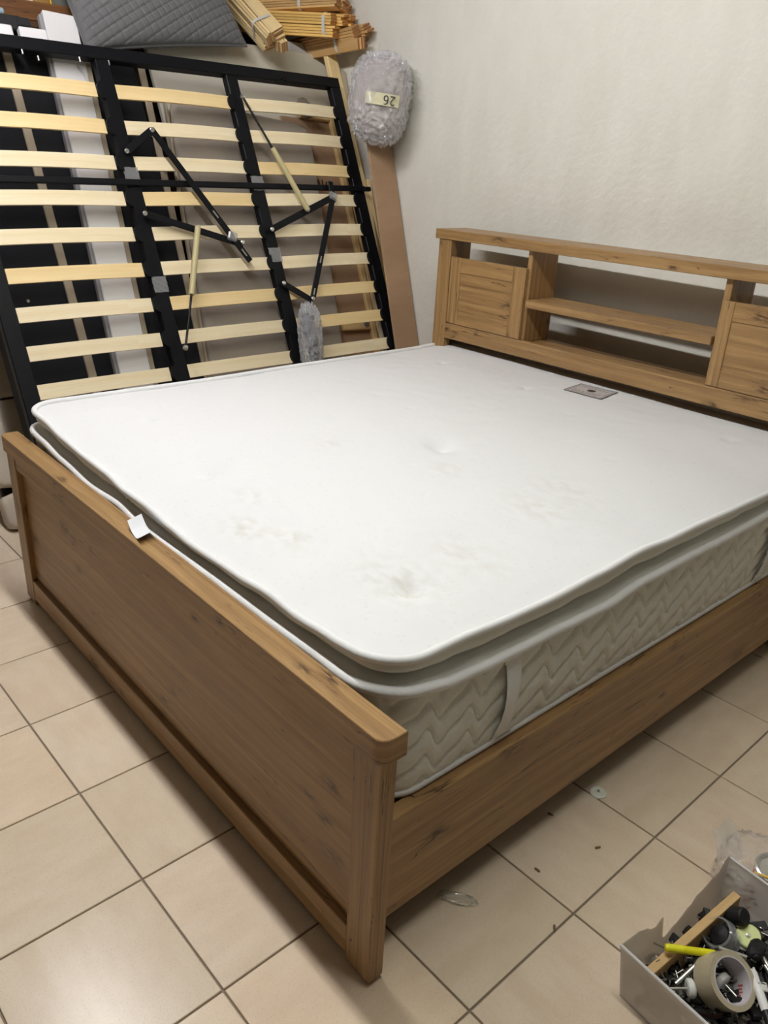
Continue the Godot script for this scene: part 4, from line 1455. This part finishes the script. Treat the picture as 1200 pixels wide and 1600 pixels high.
	marker("white_marker", "white felt-tip marker with black cap at the bin's right side", L.call(Vector3(0.082, 0.097, 0.027)), Vector3(-0.75, 0.05, -0.66), 0.12, 0.008, M(S(236, 236, 234), 0.35), M(S(20, 20, 22), 0.4), true)
	# roll of tape on its edge
	var tr := thing("tape_roll", "roll of clear packing tape on a printed cardboard core in the bin", "tape roll", L.call(Vector3(0.018, 0.094, 0.046), Basis(Vector3(0, 0, 1), -0.62) * Basis(Vector3.RIGHT, 0.08)))
	var tm := MB.new()
	tm.lathe([Vector2(0.040, 0.024), Vector2(0.049, 0.024), Vector2(0.049, -0.024), Vector2(0.040, -0.024)], Transform3D.IDENTITY, 48)
	part("tape", tm, M(S(190, 178, 152), 0.25), tr)
	var tc := MB.new()
	tc.lathe([Vector2(0.0375, -0.024), Vector2(0.0375, 0.024), Vector2(0.040, 0.024)], Transform3D.IDENTITY, 48)
	tc.lathe([Vector2(0.040, -0.024), Vector2(0.0375, -0.024)], Transform3D.IDENTITY, 48)
	var core := part("core", tc, M(S(206, 200, 204), 0.7), tr)
	var pr := MB.new()
	for k in 5:
		var an := -0.9 + 0.16 * k
		pr.box(Vector3(0, 0, 0), Vector3(0.0005, 0.014 if k % 2 == 0 else 0.009, 0.003), 0.0, 1, Vector2.ZERO, Transform3D(Basis(Vector3.UP, -an), Vector3(cos(an) * 0.0372, -0.004, sin(an) * 0.0372)))
	part("red_print", pr, M(S(190, 90, 90), 0.7), core)
	# clear cup with a black knob
	var cc := thing("clear_caster_cup", "clear plastic cup with a black insert lying on the heap in the bin", "cup", L.call(Vector3(-0.040, 0.092, -0.038), Basis(Vector3.RIGHT, 0.7) * Basis(Vector3.BACK, 0.35)))
	var c1 := MB.new()
	c1.lathe([Vector2(0.026, 0.02), Vector2(0.03, 0.018), Vector2(0.033, 0.0), Vector2(0.03, -0.02), Vector2(0.02, -0.026), Vector2(0, -0.026)], Transform3D.IDENTITY, 28)
	part("cup", c1, see_through(S(225, 228, 230), 0.25, 0.06), cc)
	var c2 := MB.new()
	c2.lathe([Vector2(0, 0.012), Vector2(0.018, 0.01), Vector2(0.022, 0), Vector2(0.018, -0.02), Vector2(0, -0.02)], Transform3D.IDENTITY, 24)
	part("insert", c2, M(S(20, 20, 24), 0.35), cc)
	var bk := thing("black_plug", "matt black ribbed plastic knob behind the clear cup in the bin", "knob", L.call(Vector3(-0.046, 0.102, -0.096), Basis(Vector3.BACK, -0.9)))
	var bkm := MB.new()
	bkm.lathe([Vector2(0, 0.022), Vector2(0.015, 0.021), Vector2(0.0175, 0.018), Vector2(0.0175, -0.018), Vector2(0, -0.02)], Transform3D.IDENTITY, 14)
	part("knob", bkm, M(S(20, 20, 22), 0.6), bk)
	var gd := thing("yellow_green_glide", "pale yellow-green furniture glide disc with a central screw in the bin", "glide", L.call(Vector3(-0.010, 0.088, -0.086), Basis(Vector3.RIGHT, 0.5)))
	var gm := MB.new()
	gm.lathe([Vector2(0.004, 0.004), Vector2(0.021, 0.004), Vector2(0.023, 0.002), Vector2(0.023, -0.004), Vector2(0, -0.004)], Transform3D.IDENTITY, 28)
	part("disc", gm, M(S(216, 224, 150), 0.5), gd)
	var gs := MB.new()
	gs.lathe([Vector2(0, 0.007), Vector2(0.004, 0.006), Vector2(0.005, 0.003)], Transform3D.IDENTITY, 12)
	part("screw", gs, zinc, gd)
	var bg := thing("black_grip", "black rubber grip lying right of the clear cup in the bin", "grip", L.call(Vector3(0.017, 0.094, -0.066), Basis(Vector3.UP, 0.2) * Basis(Vector3.RIGHT, 1.35)))
	part("grip", crumpled(Vector3(0.014, 0.028, 0.011), 303, 0.35, 20, 24, 0.75), M(S(15, 15, 17), 0.7), bg)
	# white cap nuts on rods
	var j := 0
	for q in [[Vector3(-0.013, 0.086, 0.106), Vector3(-0.6, -0.1, 0.75), "white hexagonal cap on a steel rod near the bin's front left corner"], [Vector3(0.011, 0.078, 0.036), Vector3(1, -0.1, 0.1), "white cap on a steel rod seen through the tape roll"]]:
		var ax: Vector3 = (q[1] as Vector3).normalized()
		var x := ax.cross(Vector3.UP).normalized()
		var cn := thing("capped_rod", q[2], "cap nut", L.call(q[0], Basis(x, ax, x.cross(ax))))
		var hm := MB.new()
		hm.lathe([Vector2(0, -0.008), Vector2(0.014, -0.008), Vector2(0.017, -0.005), Vector2(0.017, 0.004), Vector2(0.013, 0.006), Vector2(0, 0.006)], Transform3D.IDENTITY, 8)
		part("cap", hm, M(S(232, 232, 228), 0.35), cn)
		var rm := MB.new()
		rm.tube([Vector3(0, 0.006, 0), Vector3(0, 0.05, 0)], 0.0028, 8)
		part("rod", rm, zinc, cn)
		j += 1
	j = 0
	for q in [[Vector3(-0.034, 0.086, 0.084), Vector3(0.1, 0.35, -0.9), 0.06, "thick steel bolt between the offcut and the tape roll"], [Vector3(0.055, 0.090, -0.052), Vector3(1, 0, 0.5), 0.05, "bright steel pin beside the white marker, the farther one"], [Vector3(0.066, 0.088, -0.042), Vector3(1, 0, 0.5), 0.05, "bright steel pin beside the white marker, the nearer one"], [Vector3(-0.006, 0.095, -0.020), Vector3(1, 0.0, -0.6), 0.05, "grey rod lying behind the tape roll in the bin"]]:
		var sp := thing("steel_pin", q[3], "pin", L.call(q[0]))
		var sm := MB.new()
		var dd: Vector3 = (q[1] as Vector3).normalized() * q[2]
		sm.tube([-dd / 2, dd / 2], 0.0045, 12)
		part("pin", sm, zinc, sp)
		j += 1
	var cb := thing("chrome_cup", "shiny chrome cup fitting in the bin's far left corner by the offcut", "fitting", L.call(Vector3(-0.092, 0.082, 0.108), Basis(Vector3.BACK, 0.6)))
	var cbm := MB.new()
	cbm.lathe([Vector2(0, 0.008), Vector2(0.008, 0.006), Vector2(0.012, 0.001), Vector2(0.016, 0.0), Vector2(0.016, -0.004), Vector2(0, -0.006)], Transform3D.IDENTITY, 24)
	part("cup", cbm, M(S(220, 220, 220), 0.08, 1.0), cb)
	var st := thing("brown_strap", "dark reddish-brown strap curving along the bin's front left part", "strap", L.call(Vector3(0.0, 0.072, 0.118), Basis(Vector3.UP, 0.55)))
	var stm := MB.new()
	stm.grid(3, 25, func(i: int, jj: int) -> Vector3:
		var f := jj / 24.0
		return Vector3(-0.055 + 0.11 * f, (i - 1) * 0.008 + 0.004 * sin(f * 6.0), 0.02 * sin(f * PI)), func(_p, _i, _j): return Vector3(0, 0.4, 1))
	var stc := M(S(70, 42, 38), 0.5)
	stc.cull_mode = BaseMaterial3D.CULL_DISABLED
	part("strap", stm, stc, st)
	# bag with a tin behind the bin
	var tn := thing("red_tin", "red tin with a shiny metal lid in the clear bag behind the bin", "tin", Transform3D(Basis(Vector3.UP, 0.4) * Basis(Vector3.RIGHT, 0.18), Vector3(2.006, 0.012, 2.134)))
	var can := MB.new()
	can.lathe([Vector2(0, 0.0), Vector2(0.036, 0.0), Vector2(0.036, 0.118)], Transform3D.IDENTITY, 40)
	part("can_body", can, M(S(176, 48, 34), 0.4), tn)
	var lid := MB.new()
	lid.lathe([Vector2(0.036, 0.116), Vector2(0.038, 0.118), Vector2(0.038, 0.123), Vector2(0.034, 0.125), Vector2(0.031, 0.118), Vector2(0.028, 0.116), Vector2(0.027, 0.119), Vector2(0.0, 0.119)], Transform3D.IDENTITY, 40)
	part("can_lid", lid, M(S(210, 208, 200), 0.25, 0.7), tn)
	var ys := thing("yellow_stick", "thin yellow stick lying across the tin's lid behind the bin", "stick", Transform3D(Basis(), Vector3(2.02, 0.128, 2.185)))
	var ysm := MB.new()
	ysm.tube([Vector3(-0.03, 0.0, 0.008), Vector3(0.05, 0.012, -0.01)], 0.003, 10)
	part("stick", ysm, M(S(232, 186, 40), 0.5), ys)
	var bag := thing("clear_bag", "crumpled clear plastic bag standing behind the plastic bin", "bag", Transform3D(Basis(Vector3.UP, 0.25), Vector3(2.02, 0.0, 2.13)))
	part("bag_film", crumpled(Vector3(0.115, 0.068, 0.085), 331, 0.22, 60, 80, 0.6, 0.01), see_through(S(232, 232, 230), 0.13, 0.05), bag, Transform3D(Basis(), Vector3(0, 0.07, 0)))
	var bf := MB.new()
	bf.grid(12, 10, func(i: int, jj: int) -> Vector3:
		var f := i / 11.0
		var s := jj / 9.0
		return Vector3(-0.115 - 0.03 * f + 0.05 * s * (1.0 - 0.5 * f), 0.09 + 0.05 * f + 0.008 * sin(s * 6.0 + f * 3.0), 0.03 - 0.06 * s - 0.03 * f), func(_p, _i, _j): return Vector3(-0.5, 1, 0.3))
	part("bag_flap", bf, see_through(S(232, 230, 226), 0.4, 0.1), bag)

func marker(called: String, label: String, tf: Transform3D, dir: Vector3, length: float, r: float, body: Material, cap: Material, clip: bool) -> void:
	var ax := dir.normalized()
	var x := ax.cross(Vector3.UP).normalized()
	var o := thing(called, label, "marker", tf * Transform3D(Basis(x, ax, x.cross(ax)), Vector3.ZERO))
	var h := length / 2
	var b := MB.new()
	b.lathe([Vector2(0, h), Vector2(r * 0.6, h), Vector2(r * 0.9, h - 0.003), Vector2(r, h - 0.008), Vector2(r, -h * 0.3), Vector2(0, -h * 0.3)], Transform3D.IDENTITY, 20)
	part("barrel", b, body, o)
	var c := MB.new()
	c.lathe([Vector2(0, -h * 0.3), Vector2(r * 1.05, -h * 0.3), Vector2(r * 1.05, -h + 0.006), Vector2(r * 0.8, -h), Vector2(0, -h)], Transform3D.IDENTITY, 20)
	var co := part("cap", c, cap, o)
	if clip:
		var k := MB.new()
		k.box(Vector3(0, h - 0.016, r + 0.002), Vector3(0.004, 0.03, 0.002), 0.0008)
		part("clip", k, body, co)
